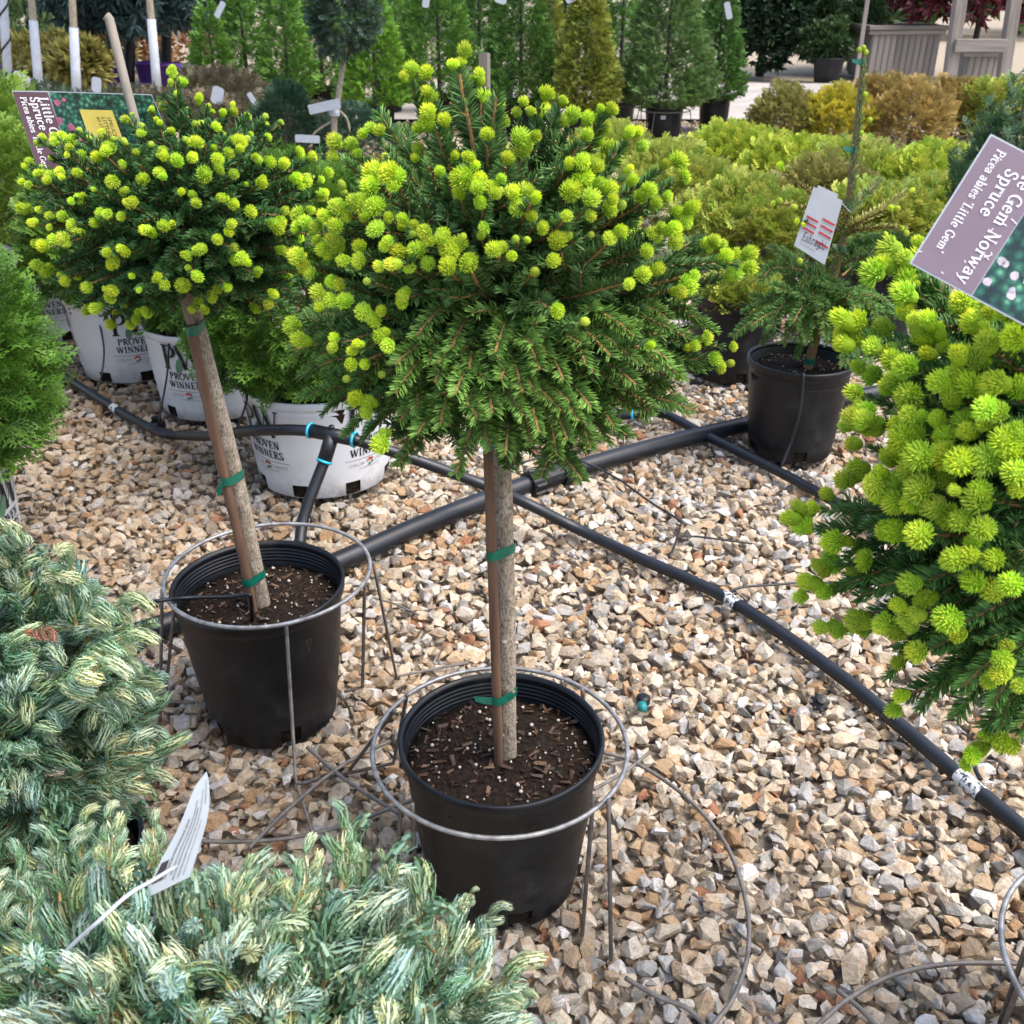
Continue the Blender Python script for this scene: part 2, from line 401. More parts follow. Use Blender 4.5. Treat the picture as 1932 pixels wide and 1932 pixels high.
def lay(P, zmean, zj, smin, smax, flat):
    n = len(P)
    s = np.exp(RNG.normal(math.log((smin * smax) ** .5), 0.3, n)).clip(smin * .72, smax * 1.3)
    s = s * np.where(P[:, 1] > 5, 1.7, np.where(P[:, 1] < 2.0, .9, 1.0))
    d = unit(np.stack([RNG.normal(size=n), RNG.normal(size=n), RNG.normal(size=n) * flat], 1))
    R = frames(d, RNG.normal(0, 0.55, n))
    col = PAL[RNG.choice(len(PAL), n, p=PW_)] * RNG.uniform(.82, 1.15, (n, 1))
    # shade of the trees at left put into stone colour, darker and browner leftwards
    br = np.clip((-P[:, 0] - 0.1) * 0.5, 0, .55)[:, None] * RNG.uniform(0.3, 1, (n, 1))
    col = col * (1 - br) + br * np.array([.255, .18, .115]) * RNG.uniform(.75, 1.2, (n, 1))
    T = np.concatenate([P, (zmean + RNG.normal(0, zj, n))[:, None]], 1)
    return T, R, s, col
FOOT = [(-.018, 1.372, .15), (-.535, 1.845, .152), (.965, 3.27, .155), (-.62, 3.085, .225), (-1.13, 3.72, .225), (.852, .915, .15)]
for fx_, fy_, fr_ in FOOT: P1 = P1[np.hypot(P1[:, 0] - fx_, P1[:, 1] - fy_) > fr_]      # no stones inside the pots
T1, R1, s1, c1 = lay(P1, -0.0175, .0045, .0165, .0275, .25)
T0, R0, s0, c0 = lay(P0, -0.033, .003, .017, .026, .35)
pick1 = RNG.integers(0, len(STONES), len(T1))
# the 300 stones that show largest: each one an object of its own
dep = T1[:, 1] * math.cos(PITCH) + (CAM_H - T1[:, 2]) * math.sin(PITCH)
pu = 966 + 1932 * T1[:, 0] / dep
pv = 966 - 1932 * (T1[:, 1] * math.sin(PITCH) - (CAM_H - T1[:, 2]) * math.cos(PITCH)) / dep
vis = (pu > 20) & (pu < 1915) & (pv < 1920) & ((pu > 1010) | (pv < 1480))
score = np.where(vis, s1 / dep, -1)
big = np.argsort(-score)[:300]
rest = np.setdiff1d(np.arange(len(T1)), big)
stuff(obj('gravel', cat([scatter(STONES, T1[rest], R1[rest], s1[rest], c1[rest], pick1[rest]), scatter(LOWSTONES, T0, R0, s0, c0)]), M_stone))
stone_me = [mesh('stone', g, M_stone1) for g in STONES]
for i in big:
    Mx = np.eye(4); Mx[:3, :3] = R1[i] * s1[i]; Mx[:3, 3] = T1[i]
    o = link('stone', stone_me[pick1[i]], ground, Mx); o.color = (*c1[i], 1)

# ---------------------------------------------------------------- foliage building blocks
FAST = False
def strip(p0, p1, w, nrm, c0, c1):
    p0 = np.asarray(p0, float); p1 = np.asarray(p1, float); d = p1 - p0; s = unit(np.cross(nrm, d)) * w / 2
    m = p0 + d * .5
    if FAST: return Geo([p0, m + s, p1, m - s], [(0, 1, 3), (3, 1, 2)], [c0, (np.add(c0, c1)) / 2, c1, (np.add(c0, c1)) / 2])
    return Geo([p0 - s * .5, p0 + s * .5, m + s, p1, m - s], [(0, 1, 4), (1, 2, 4), (4, 2, 3)], [c0, c0, (np.add(c0, c1)) / 2, c1, (np.add(c0, c1)) / 2])
def fan(rng, nside, sub, w, c0, c1, curl=0.15):          # flat arborvitae spray, about 1 long
    gs = []; nrm = np.array([0, 0, 1.0])
    def axis(s): return np.array([s, 0.06 * math.sin(3 * s), -curl * s * s])
    c0 = np.asarray(c0); c1 = np.asarray(c1)
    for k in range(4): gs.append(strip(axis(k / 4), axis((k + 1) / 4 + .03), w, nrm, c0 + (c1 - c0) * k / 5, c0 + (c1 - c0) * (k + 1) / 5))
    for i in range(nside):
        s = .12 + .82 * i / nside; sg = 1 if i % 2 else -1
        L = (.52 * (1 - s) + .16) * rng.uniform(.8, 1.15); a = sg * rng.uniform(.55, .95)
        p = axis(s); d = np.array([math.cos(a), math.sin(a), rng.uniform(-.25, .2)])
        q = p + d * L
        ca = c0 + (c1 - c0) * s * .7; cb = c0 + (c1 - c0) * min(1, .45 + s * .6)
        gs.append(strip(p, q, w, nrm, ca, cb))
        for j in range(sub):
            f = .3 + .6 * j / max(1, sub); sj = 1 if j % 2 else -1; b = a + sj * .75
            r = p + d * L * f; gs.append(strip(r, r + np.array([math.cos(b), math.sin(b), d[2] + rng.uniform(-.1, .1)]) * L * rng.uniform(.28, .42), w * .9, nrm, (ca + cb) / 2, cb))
    return cat(gs)
def fan_set(c0, c1, lod, n=5, w=None, curl=.15):
    global FAST
    FAST = True; rng = np.random.default_rng(11)
    p = {0: (10, 3, .055), 1: (8, 2, .08), 2: (7, 0, .14), 3: (5, 0, .18)}[lod]
    r = [fan(rng, p[0], p[1], w or p[2], c0, c1, curl) for _ in range(n)]; FAST = False; return r
def tuft_far(rng, c0, c1, n=9, w=.16):
    global FAST
    gs = []; FAST = True
    for i in range(n):
        d = unit(np.array([rng.uniform(.2, 1), rng.normal(0, .5), rng.normal(0, .5)]))
        gs.append(strip((0, 0, 0), d * rng.uniform(.6, 1.1), w, unit(rng.normal(size=3)), c0, c1))
    FAST = False
    return cat(gs)
def on_dome(n, rng, lo=-.6, hi=1.0):
    z = rng.uniform(lo, hi, n); a = rng.uniform(0, 2 * PI, n); r = np.sqrt(1 - z * z)
    return np.stack([r * np.cos(a), r * np.sin(a), z], 1)
def crown_globe(rng, n, rad, lo=-.7, inner=.25, lump=.12, upbias=.5, hang=0.0):
    d = on_dome(n, rng, lo)
    k = rng.normal(size=(7, 3)); k = unit(k)
    bumpy = 1 + lump * np.sin(5 * d @ k[0] + 1) + lump * np.sin(8 * d @ k[1] + 2) * .7
    r = np.where(rng.random(n) < inner, rng.uniform(.45, .85, n), rng.uniform(.84, 1.02, n)) * bumpy
    P = d * r[:, None] * np.asarray(rad)
    out = unit(d / np.asarray(rad))
    D = out + np.array([0, 0, upbias - hang]) + rng.normal(0, .33, (n, 3))
    return P, unit(D)
def crown_cone(rng, n, rad, h, inner=.2, lump=.1, upbias=.6, power=.75, base=.06):
    t = 1 - np.sqrt(rng.random(n)) ; t = np.where(rng.random(n) < .3, rng.random(n), t)
    a = rng.uniform(0, 2 * PI, n)
    prof = (1 - t) ** power * np.minimum(1, .55 + t / base * .45) 
    r = rad * prof * (1 + lump * np.sin(3 * a + 9 * t) + lump * np.sin(7 * a - 14 * t)) * np.where(rng.random(n) < inner, rng.uniform(.4, .8, n), rng.uniform(.85, 1.05, n))
    P = np.stack([r * np.cos(a), r * np.sin(a), t * h], 1)
    D = np.stack([np.cos(a), np.sin(a), np.full(n, upbias)], 1) + rng.normal(0, .3, (n, 3))
    return P, unit(D)
def fol_tint(rng, n, a, b, bright=.25):
    f = rng.random((n, 1)); return (np.asarray(a) * (1 - f) + np.asarray(b) * f) * rng.uniform(1 - bright, 1 + bright, (n, 1))

def pot_profile(r1, r0, h, lip=.012):
    return [(r0 * .985, 0), (r0, .004), (r0 + (r1 - r0) * .14, h * .14), (r0 + (r1 - r0) * .5, h * .5), (r1 - .010, h * .93 - .012), (r1 - .008, h * .93 - .006), (r1 - .002, h * .93), (r1, h - .005), (r1 - .0015, h), (r1 - .006, h), (r1 - .009, h - .006)]
def make_pot(parent, r1, r0, h, mats, soil_z, seg=64, holes=5, hole_w=2, phase=0, grooves=True, part='pot', print_=None):
    prof = pot_profile(r1, r0, h)
    per = seg // holes
    g = lathe(prof, seg, 0, skip=lambda i, j: i == 1 and ((j + phase) % per) < hole_w)
    inner = [(r1 - .009, h - .006)]
    rs = r0 + (r1 - r0) * soil_z / h - .006
    if grooves:
        for k in range(5):
            z = h - .012 - k * .008
            inner += [(r1 - .0105 - .0008 * k, z), (r1 - .0085 - .0008 * k, z - .003), (r1 - .0085 - .0008 * k, z - .0045), (r1 - .0105 - .0008 * k, z - .007)]
    inner += [(rs, soil_z - .015)]
    g2 = lathe(inner, seg, 0)
    return obj(part, cat([g, g2]), mats, parent, True)
def make_soil(parent, r1, r0, h, soil_z, rng, chips=150, singles=0, perl=50, mound=.012):
    rs = r0 + (r1 - r0) * soil_z / h - .007
    prof = [(r0 - .008, .006), (r0 + (r1 - r0) * .14 - .008, h * .14), (rs, soil_z)] + [(rs * f, soil_z + mound * math.sin((1 - f) * PI * .7)) for f in (.85, .65, .45, .25, .02)]
    g = lathe(prof, 40); g.V += (rng.normal(0, .0016, g.V.shape) * (g.V[:, 2:3] > soil_z - .001))
    so = obj('soil', g, M_soil, parent, True)
    def place(n, big):
        a = rng.uniform(0, 2 * PI, n); r = rs * np.sqrt(rng.uniform(.01, .98, n))
        z = soil_z + mound * np.sin((1 - r / rs) * PI * .7) + rng.uniform(0, .003, n)
        return np.stack([r * np.cos(a), r * np.sin(a), z], 1)
    cp = []
    for k in range(8):
        g = box((0, 0, 0), (2, rng.uniform(.28, .8), rng.uniform(.12, .3))); g.V += rng.normal(0, .14, g.V.shape); cp.append(g)
    pal = np.array([(.05, .024, .014), (.085, .043, .024), (.03, .018, .012), (.13, .075, .042), (.065, .045, .032)])
    if chips:
        P = place(chips, 0); d = np.stack([rng.normal(size=chips), rng.normal(size=chips), rng.normal(0, .25, chips)], 1)
        cg = scatter(cp, P, frames(d, rng.normal(0, .6, chips)), rng.uniform(.002, .0065, chips), pal[rng.integers(0, 5, chips)] * rng.uniform(.7, 1.3, (chips, 1)), rng=rng)
        P2 = place(perl, 0); pg = scatter([ico(1).xf(S=1)], P2 + [0, 0, .002], frames(rng.normal(size=(perl, 3))), rng.uniform(.001, .0026, perl), np.tile((.55, .49, .39), (perl, 1)), rng=rng)
        stuff(obj('bark_mulch', cat([cg, pg]), M_chip, so))
    if singles:
        ms = [mesh('bark_chip', g, M_chip1) for g in cp]; pm = mesh('perlite_grain', ico(1), M_chip1, True)
        P = place(singles, 1)
        for i in range(singles):
            big = rng.uniform(.004, .0105); d = [rng.normal(), rng.normal(), rng.normal() * .2]
            M = np.eye(4); M[:3, :3] = frames([d], np.array([rng.normal(0, .5)]))[0] * big; M[:3, 3] = P[i] + [0, 0, .003]
            o = link('bark_chip', ms[i % 8], so, M); o.color = (*(pal[i % 5] * rng.uniform(.8, 1.4)), 1)
        P = place(singles // 4, 1)
        for i in range(singles // 4):
            M = np.eye(4); M[:3, :3] *= rng.uniform(.0018, .0042); M[:3, 3] = P[i] + [0, 0, .003]
            o = link('perlite_grain', pm, so, M); o.color = (.58, .52, .42, 1)
    return so
def chip1():
    m, t, b = nodes('bark_chip_piece')
    oi = t.nodes.new('ShaderNodeObjectInfo'); n = noise(t, 3, 4)
    c = mixc(t, 1.0, oi.outputs['Color'], ramp(t, n.outputs['Fac'], [(.3, (.6, .6, .6)), (.7, (1.2, 1.2, 1.2))]).outputs[0], 'MULTIPLY')
    t.links.new(c, b.inputs['Base Color']); b.inputs['Roughness'].default_value = .85; return m
M_chip1 = chip1()

# ---------------------------------------------------------------- lettering
THK, THN = .15, .055
def arc(cx, cy, rx, ry, a0, a1, n=10):
    a = np.radians(np.linspace(a0, a1, n)); return [(cx + rx * math.cos(t), cy + ry * math.sin(t)) for t in a]
def SER(x, y, w=.15): return ('t', [(x - w, y), (x + w, y)])
def st(x, y0, y1): return ('T', [(x, y0), (x, y1)])
GL = {
 'P': (.72, [st(.2, 0, 1), SER(.2, .02), ('t', [(.05, .98), (.2, .98)]), ('a', [(.2, .98)] + arc(.36, .74, .27, .24, 90, -90) + [(.2, .5)])]),
 'R': (.8, [st(.2, 0, 1), SER(.2, .02), ('t', [(.05, .98), (.2, .98)]), ('a', [(.2, .98)] + arc(.36, .75, .25, .23, 90, -90) + [(.2, .52)]), ('T', [(.38, .5), (.7, .02)]), ('t', [(.62, .02), (.82, .02)])]),
 'O': (.86, [('a', arc(.43, .5, .36, .5, 0, 360, 24))]),
 'V': (.78, [('T', [(.1, 1), (.4, .02)]), ('t', [(.4, .02), (.68, 1)]), SER(.12, .98), SER(.68, .98, .11)]),
 'E': (.7, [st(.2, 0, 1), ('t', [(.05, .98), (.6, .98), (.62, .8)]), ('t', [(.2, .51), (.48, .51), (.48, .62), (.48, .4)]), ('t', [(.05, .02), (.6, .02), (.65, .24)])]),
 'N': (.86, [('t', [(.17, 0), (.17, 1)]), ('T', [(.17, .97), (.7, .03)]), ('t', [(.7, 0), (.7, 1)]), SER(.17, .02, .12), SER(.7, .98, .12), ('t', [(.04, .98), (.2, .98)])]),
 'W': (1.14, [('T', [(.1, 1), (.36, .02)]), ('t', [(.36, .02), (.57, .95)]), ('T', [(.54, 1), (.8, .02)]), ('t', [(.8, .02), (1.04, 1)]), SER(.12, .98, .12), SER(.56, .98, .12), SER(1.04, .98, .09)]),
 'I': (.4, [st(.2, 0, 1), SER(.2, .02), SER(.2, .98)]),
 'S': (.62, [('a', [(.52, .78)] + arc(.31, .75, .2, .23, 30, 200) + [(.22, .55), (.42, .45)] + arc(.32, .25, .21, .23, 20, -165) + [(.1, .28)])]),
 'L': (.66, [st(.2, 0, 1), SER(.2, .98), ('t', [(.05, .02), (.58, .02), (.62, .26)])]),
 'G': (.84, [('a', arc(.45, .5, .37, .48, 50, 310, 18) + [(.7, .1)]), st(.7, .05, .42), SER(.7, .43, .12), ('t', [(.68, .75), (.7, .95)])]),
 'C': (.8, [('a', arc(.45, .5, .37, .48, 45, 315, 18))]),
 'i': (.36, [st(.18, 0, .64), SER(.18, .02, .13), ('t', [(.05, .63), (.18, .63)]), ('d', (.18, .86))]),
 'l': (.36, [st(.18, 0, 1), SER(.18, .02, .13), ('t', [(.05, .98), (.18, .98)])]),
 't': (.42, [('T', [(.18, .9), (.18, .15), (.24, .04), (.36, .06)]), ('t', [(.04, .63), (.36, .63)])]),
 'e': (.58, [('t', [(.1, .36), (.5, .36)]), ('a', arc(.3, .33, .22, .31, 5, 320, 16))]),
 'm': (1.0, [st(.17, 0, .64), st(.5, 0, .5), st(.83, 0, .5), ('a', [(.17, .5)] + arc(.34, .46, .16, .17, 140, 0, 7)), ('a', [(.5, .5)] + arc(.67, .46, .16, .17, 140, 0, 7)), SER(.17, .02, .12), SER(.5, .02, .12), SER(.83, .02, .12), ('t', [(.04, .63), (.17, .63)])]),
 'n': (.68, [st(.17, 0, .64), st(.52, 0, .48), ('a', [(.17, .5)] + arc(.35, .46, .17, .17, 140, 0, 7)), SER(.17, .02, .12), SER(.52, .02, .12), ('t', [(.04, .63), (.17, .63)])]),
 'h': (.68, [st(.17, 0, 1), st(.52, 0, .48), ('a', [(.17, .5)] + arc(.35, .46, .17, .17, 140, 0, 7)), SER(.17, .02, .12), SER(.52, .02, .12)]),
 'o': (.62, [('a', arc(.31, .32, .24, .32, 0, 360, 18))]),
 'r': (.5, [st(.17, 0, .64), SER(.17, .02, .13), ('a', [(.17, .42)] + arc(.36, .42, .19, .2, 150, 55, 6)), ('d', (.44, .56)), ('t', [(.04, .63), (.17, .63)])]),
 'w': (.9, [('T', [(.08, .64), (.28, .02)]), ('t', [(.28, .02), (.45, .6)]), ('T', [(.43, .64), (.63, .02)]), ('t', [(.63, .02), (.82, .64)]), SER(.1, .63, .1), SER(.82, .63, .08)]),
 'a': (.58, [('a', [(.1, .5)] + arc(.27, .46, .17, .18, 150, 0, 8) + [(.44, .1), (.54, .03)]), ('a', [(.44, .38)] + arc(.25, .18, .17, .17, 80, 330, 12))]),
 'y': (.62, [('T', [(.08, .64), (.32, .03)]), ('t', [(.54, .64), (.28, -.15), (.12, -.28)]), SER(.1, .63, .1), SER(.54, .63, .09)]),
 's': (.5, [('a', [(.42, .5)] + arc(.25, .48, .15, .15, 30, 200, 8) + [(.2, .36), (.34, .28)] + arc(.26, .16, .16, .15, 20, -165, 8) + [(.08, .18)])]),
 'p': (.66, [st(.17, -.3, .64), SER(.17, -.28, .13), ('a', [(.17, .52)] + arc(.34, .32, .24, .32, 110, -130, 14)), ('t', [(.04, .63), (.17, .63)])]),
 'b': (.66, [st(.15, 0, 1), ('a', [(.15, .52)] + arc(.33, .32, .24, .32, 110, -140, 14)), ('t', [(.02, .98), (.15, .98)])]),
 'u': (.68, [st(.16, .14, .64), st(.52, 0, .64), ('a', arc(.33, .18, .17, .16, 180, 330, 8)), ('t', [(.04, .63), (.16, .63)]), ('t', [(.4, .63), (.52, .63)]), SER(.56, .02, .08)]),
 'c': (.54, [('a', arc(.3, .32, .22, .31, 45, 315, 14))]),
 'g': (.6, [('a', arc(.28, .36, .2, .26, 0, 360, 16)), ('T', [(.5, .62), (.5, -.1), (.4, -.26), (.15, -.22)])]),
 "'": (.22, [('T', [(.1, 1), (.1, .76)])]), ' ': (.34, []),
}
def ribbon(pts, kind, thk, thn):
    p = np.asarray(pts, float); q = [p[0]]
    for a, b in zip(p[:-1], p[1:]):
        k = max(1, int(np.linalg.norm(b - a) / .2))
        for i in range(1, k + 1): q.append(a + (b - a) * i / k)
    p = np.array(q); t = np.gradient(p, axis=0); t = unit(t); nrm = np.stack([-t[:, 1], t[:, 0]], 1)
    w = {'T': np.full(len(p), thk), 't': np.full(len(p), thn), 'a': thn + (thk - thn) * np.abs(t[:, 1]) ** 1.5}[kind][:, None] / 2
    V = np.concatenate([p + nrm * w, p - nrm * w]); n = len(p)
    F = []
    for i in range(n - 1): F += [(i, i + n, i + 1), (i + 1, i + n, i + n + 1)]
    return Geo(np.concatenate([V, np.zeros((len(V), 1))], 1), F)
def text_flat(s, cap, thk=THK, thn=THN, slant=0, center=True, squeeze=1.0):    # letters lying in x,y with the baseline on y = 0
    x = 0; gs = []
    for ch in s:
        w, st_ = GL[ch]
        for k, d in st_:
            g = cat([ribbon([(d[0] - .08, d[1]), (d[0] + .08, d[1])], 'T', thk * 1.1, thn)]) if k == 'd' else ribbon(d, k, thk, thn)
            g.V[:, 2] += .0004 * (len(gs) % 7)
            g.V[:, 0] += x + slant * g.V[:, 1]; gs.append(g)
        x += w + .05
    g = cat(gs)
    if center and len(g.V): g.V[:, 0] -= x / 2
    g.V[:, 0] *= squeeze
    g.V[:, :2] *= cap; g.V[:, 2] *= .25
    return g
_txt = {}
def text_sans(s, cap, center=True):
    if s not in _txt:
        cu = bpy.data.curves.new('t', 'FONT'); cu.body = s; cu.resolution_u = 2
        o = bpy.data.objects.new('t', cu); COL.objects.link(o)
        dg = bpy.context.evaluated_depsgraph_get(); me = o.evaluated_get(dg).to_mesh(); me.calc_loop_triangles()
        V = np.array([v.co[:] for v in me.vertices]); F = np.array([t.vertices[:] for t in me.loop_triangles])
        o.evaluated_get(dg).to_mesh_clear(); bpy.data.objects.remove(o); bpy.data.curves.remove(cu)
        _txt[s] = (V, F)
    V, F = _txt[s]; V = V.copy(); V[:, :2] *= cap / .7
    if center: V[:, 0] -= (V[:, 0].max() + V[:, 0].min()) / 2
    return Geo(V, F)
# ---------------------------------------------------------------- background planting
def trunk_geo(pts, rad, sides=8): return tube(smooth_path(pts, 10), np.interp(np.linspace(0, 1, 10), np.linspace(0, 1, len(rad)), rad), sides)
def bush(name, label, cat_, group, x, y, z0, rad, n, lod, ca, cb, size, seed, lo=-.7, up=.5, hang=0, lump=.12, tip=None, M=None, stem=True, w=None, inner=.25):
    rng = np.random.default_rng(seed)
    r = thing(name, label, cat_, (x, y, 0), group)
    P, D = crown_globe(rng, n, rad, lo, inner, lump, up, hang)
    base = np.asarray(ca); tp = np.asarray(cb)
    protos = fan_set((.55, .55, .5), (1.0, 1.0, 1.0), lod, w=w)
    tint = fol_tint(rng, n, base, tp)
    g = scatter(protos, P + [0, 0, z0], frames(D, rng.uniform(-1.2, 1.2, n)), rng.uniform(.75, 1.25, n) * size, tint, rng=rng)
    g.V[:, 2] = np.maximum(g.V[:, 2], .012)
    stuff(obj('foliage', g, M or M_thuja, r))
    if stem: obj('stem', trunk_geo([(0, 0, 0), (.01, 0, z0 * .6), (0, 0, z0 + rad[2] * .3)], [.022, .018, .008], 6), M_darkbark, r, True)
    return r
def cone_tree(label, px, D, rad, h, n, ca, cb, seed, size=.13, potted=False, lod=3, group='cone shaped evergreens in the back rows', power=.75):
    rng = np.random.default_rng(seed); x = XD(px, D, .6)
    r = thing('conical_evergreen', label, 'evergreen', (x, D, 0), group)
    z0 = .30
    P, Dv = crown_cone(rng, n, rad, h - z0, power=power)
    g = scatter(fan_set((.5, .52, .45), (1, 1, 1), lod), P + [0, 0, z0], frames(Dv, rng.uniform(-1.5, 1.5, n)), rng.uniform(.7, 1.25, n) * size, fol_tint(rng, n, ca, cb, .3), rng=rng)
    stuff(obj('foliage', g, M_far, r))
    obj('trunk', trunk_geo([(0, 0, .1), (0, .01, h * .5), (0, 0, h * .9)], [.03, .02, .006], 6), M_darkbark, r, True)
    make_pot(r, .2 if rad > .3 else .17, .16 if rad > .3 else .14, .34, [M_black], .3, 32, 4, 1, grooves=False)
    return r
GRN = ((.11, .245, .04), (.20, .40, .065))
DKG = ((.075, .175, .036), (.135, .28, .055))
GREY = ((.12, .22, .065), (.19, .31, .095))
GLD = ((.24, .28, .04), (.40, .42, .08))
cones = [
 ('narrow green cone evergreen with a white loop tag on its tip, left end', 402, 12.0, .25, 1.25, 420, GRN, .7),
 ('narrow green cone evergreen just right of the one with the white tag loop', 464, 12.3, .27, 1.5, 480, GRN, .7),
 ('slim green cone evergreen at left of the grey-green ball tree', 542, 12.0, .30, 1.55, 520, GRN, .75),
 ('broad green cone evergreen behind the grey-green ball tree', 606, 12.8, .46, 1.75, 700, GRN, .75),
 ('lighter green low cone evergreen just right of the ball tree trunk', 706, 11.2, .38, 1.36, 800, ((.14, .31, .035), (.24, .45, .055)), .75),
 ('tall mid green cone evergreen behind the lighter green low one', 728, 13.4, .45, 2.0, 700, GRN, .75),
 ('wide green cone evergreen behind the highest bud spikes of the middle spruce', 828, 11.9, .45, 1.95, 900, GRN, .75),
 ('deep green cone evergreen behind the top of the grey wooden stake', 905, 13.2, .42, 2.1, 700, DKG, .75),
 ('broad deep green cone evergreen between the wooden stake and the slim golden cone', 983, 11.4, .40, 1.8, 900, ((.085, .20, .036), (.145, .29, .055)), .75),
 ('slim golden cone evergreen half hidden behind the deep green one', 1034, 12.6, .24, 1.5, 380, GLD, .8),
 ('golden yellow-green cone evergreen standing out in front of the green row', 1105, 10.9, .30, 1.43, 900, ((.22, .26, .04), (.38, .41, .075)), .62),
 ('green cone evergreen behind the gap between the two golden cones', 1066, 14.2, .42, 2.1, 500, DKG, .75),
 ('tall green cone evergreen just right of the golden yellow-green cone', 1172, 12.6, .40, 2.1, 700, GRN, .75),
 ('greyish plump cone evergreen in a black pot with a white sticker', 1258, 11.1, .45, 1.72, 1200, GREY, .62),
 ('dark narrow cone evergreen in a black pot, right end of the cone row', 1354, 11.7, .27, 1.5, 600, DKG, .75),
 ('dark cone evergreen in back, behind the slim one left of the ball tree', 510, 14.4, .45, 2.1, 480, DKG, .75),
 ('dark green cone evergreen in the back row behind the ball tree', 660, 14.8, .5, 2.2, 480, DKG, .75),
 ('dark green cone evergreen in the back row above the two highest bud spikes', 775, 14.6, .5, 2.2, 480, DKG, .75),
 ('dark green cone evergreen in the back row right of the stake top', 945, 15.0, .45, 2.2, 480, DKG, .75),
 ('dark green cone evergreen in the back row left of the plump greyish one', 1215, 14.8, .45, 2.2, 480, DKG, .75),
 ('dark green cone evergreen in the back row between the two potted ones', 1312, 14.2, .42, 2.1, 480, DKG, .75),
]
for k, (lb, px, D, rad, h, n, c, pw) in enumerate(cones):
    o = cone_tree(lb, px, D, rad, h, int(n * (1.4 if 'back' in lb else 2.7)), c[0], c[1], 100 + k, .09, power=pw)
    if 'sticker' in lb:
        a = -1.75; rr = .193
        tp = [ch for ch in o.children if ch.name.startswith('pot')][0]
        g = Geo([(x_, 0, z_) for x_, z_ in ((-.025, -.018), (.025, -.018), (.025, .018), (-.025, .018))], [(0, 1, 2), (0, 2, 3)]).xf(rotz(a + PI / 2), (rr * math.cos(a), rr * math.sin(a), .22))
        obj('sticker', g, M_card, tp)

# far wood behind everything
rng = np.random.default_rng(5)
n = 2600
X = rng.uniform(-34, 34, n); Y = rng.uniform(30, 38, n); Z = rng.uniform(0, 1, n) ** .8 * (3.4 + 1.2 * np.sin(X * .45) + .7 * np.sin(X * 1.3 + 2))
tn = fol_tint(rng, n, (.035, .075, .022), (.07, .12, .035), .35)
g = scatter([tuft_far(rng, (.7, .7, .7), (1, 1, 1), 9, .3) for _ in range(4)], np.stack([X, Y, Z], 1), frames(rng.normal(size=(n, 3)) + [0, -.4, .6]), rng.uniform(.5, .95, n), tn, rng=rng)
stuff(obj('far_woodland', g, M_far))

def leafy_tree(name, label, cat_, group, px, D, zc, rad, n, ca, cb, seed, trunk_r=.05, tcol=None, size=.2, hang=0, up=.3, lo=-.9, w=.3, trunk_top=None, nl=7, base_px=None):
    rng = np.random.default_rng(seed); x = XD(px, D, zc)
    r = thing(name, label, cat_, (x, D, 0), group)
    P, Dv = crown_globe(rng, n, rad, lo, .45, .18, up, hang)
    g = scatter([tuft_far(rng, (.65, .65, .62), (1, 1, 1), nl, w) for _ in range(4)], P + [0, 0, zc], frames(Dv), rng.uniform(.6, 1.3, n) * size, fol_tint(rng, n, ca, cb, .35), rng=rng)
    g.V[:, 2] = np.maximum(g.V[:, 2], .02)
    stuff(obj('crown', g, M_far, r))
    if trunk_r:
        dx = 0 if base_px is None else XD(base_px, D, 0) - x
        obj('trunk', trunk_geo([(dx, 0, 0), (dx * .5, 0, zc * .5), (0, 0, trunk_top or zc)], [trunk_r * 1.15, trunk_r, trunk_r * .7]), tcol or M_darkbark, r, True)
    return r
gB = 'blue spruces with black trunks'
for k, (px, lb, tr) in enumerate([(168, 'blue spruce with black trunk, leftmost of the dark ones behind the white wrapped trunks', .16), (243, 'blue spruce whose black trunk shows just right of the leaning grey stake', .13), (312, 'blue spruce with black trunk right of the wrapped trunk nearest the ball-shaped spruce', .13), (368, 'blue spruce with slanting black trunk beside the green cone row', .12)]):
    leafy_tree('blue_spruce', lb, 'tree', gB, px + 4, 16.5 + .5 * k, 1.62, (.95, .9, .80), 1700, (.04, .085, .085), (.075, .13, .13), 200 + k, tr * .62, M_black,   .2, .35, .1, -.97, .2, nl=8, base_px=px)
leafy_tree('weeping_tree', 'hazy green weeping tree with hanging branches at the left edge', 'tree', None, 45, 21, 1.25, (1.5, 1.2, 1.25), 1500, (.11, .2, .07), (.18, .29, .11), 210, .08, None, .26, 1.6, .1, -.9, .13)
gO = 'orange and yellow leaved shrubs beyond the blue spruces'
for k, (px, D, zc, rad, ca, cb, lb) in enumerate([
 (245, 20, .5, (.75, .5, .62), (.36, .17, .08), (.46, .28, .13), 'rusty orange leaved shrub behind the blue spruce trunks, left one'),
 (345, 20.5, .5, (.8, .5, .62), (.42, .19, .11), (.5, .3, .17), 'pinkish orange leaved shrub behind the blue spruce trunks, right one'),
 (205, 19, .5, (.4, .4, .5), (.34, .26, .08), (.42, .33, .13), 'tawny leaved shrub beside the leaning grey stake'),
 (95, 15.8, .45, (.75, .4, .33), (.28, .27, .06), (.40, .37, .12), 'yellow-green low shrub in front of the weeping tree'),
 (150, 15.6, .42, (.35, .4, .3), (.30, .28, .06), (.42, .38, .12), 'yellow-green low shrub beside the wrapped trunk')]):
    leafy_tree('leafy_shrub', lb, 'shrub', gO, px, D, zc, rad, 420, ca, cb, 220 + k, 0, None, .15, 0, .3, -.9, .3, nl=6)
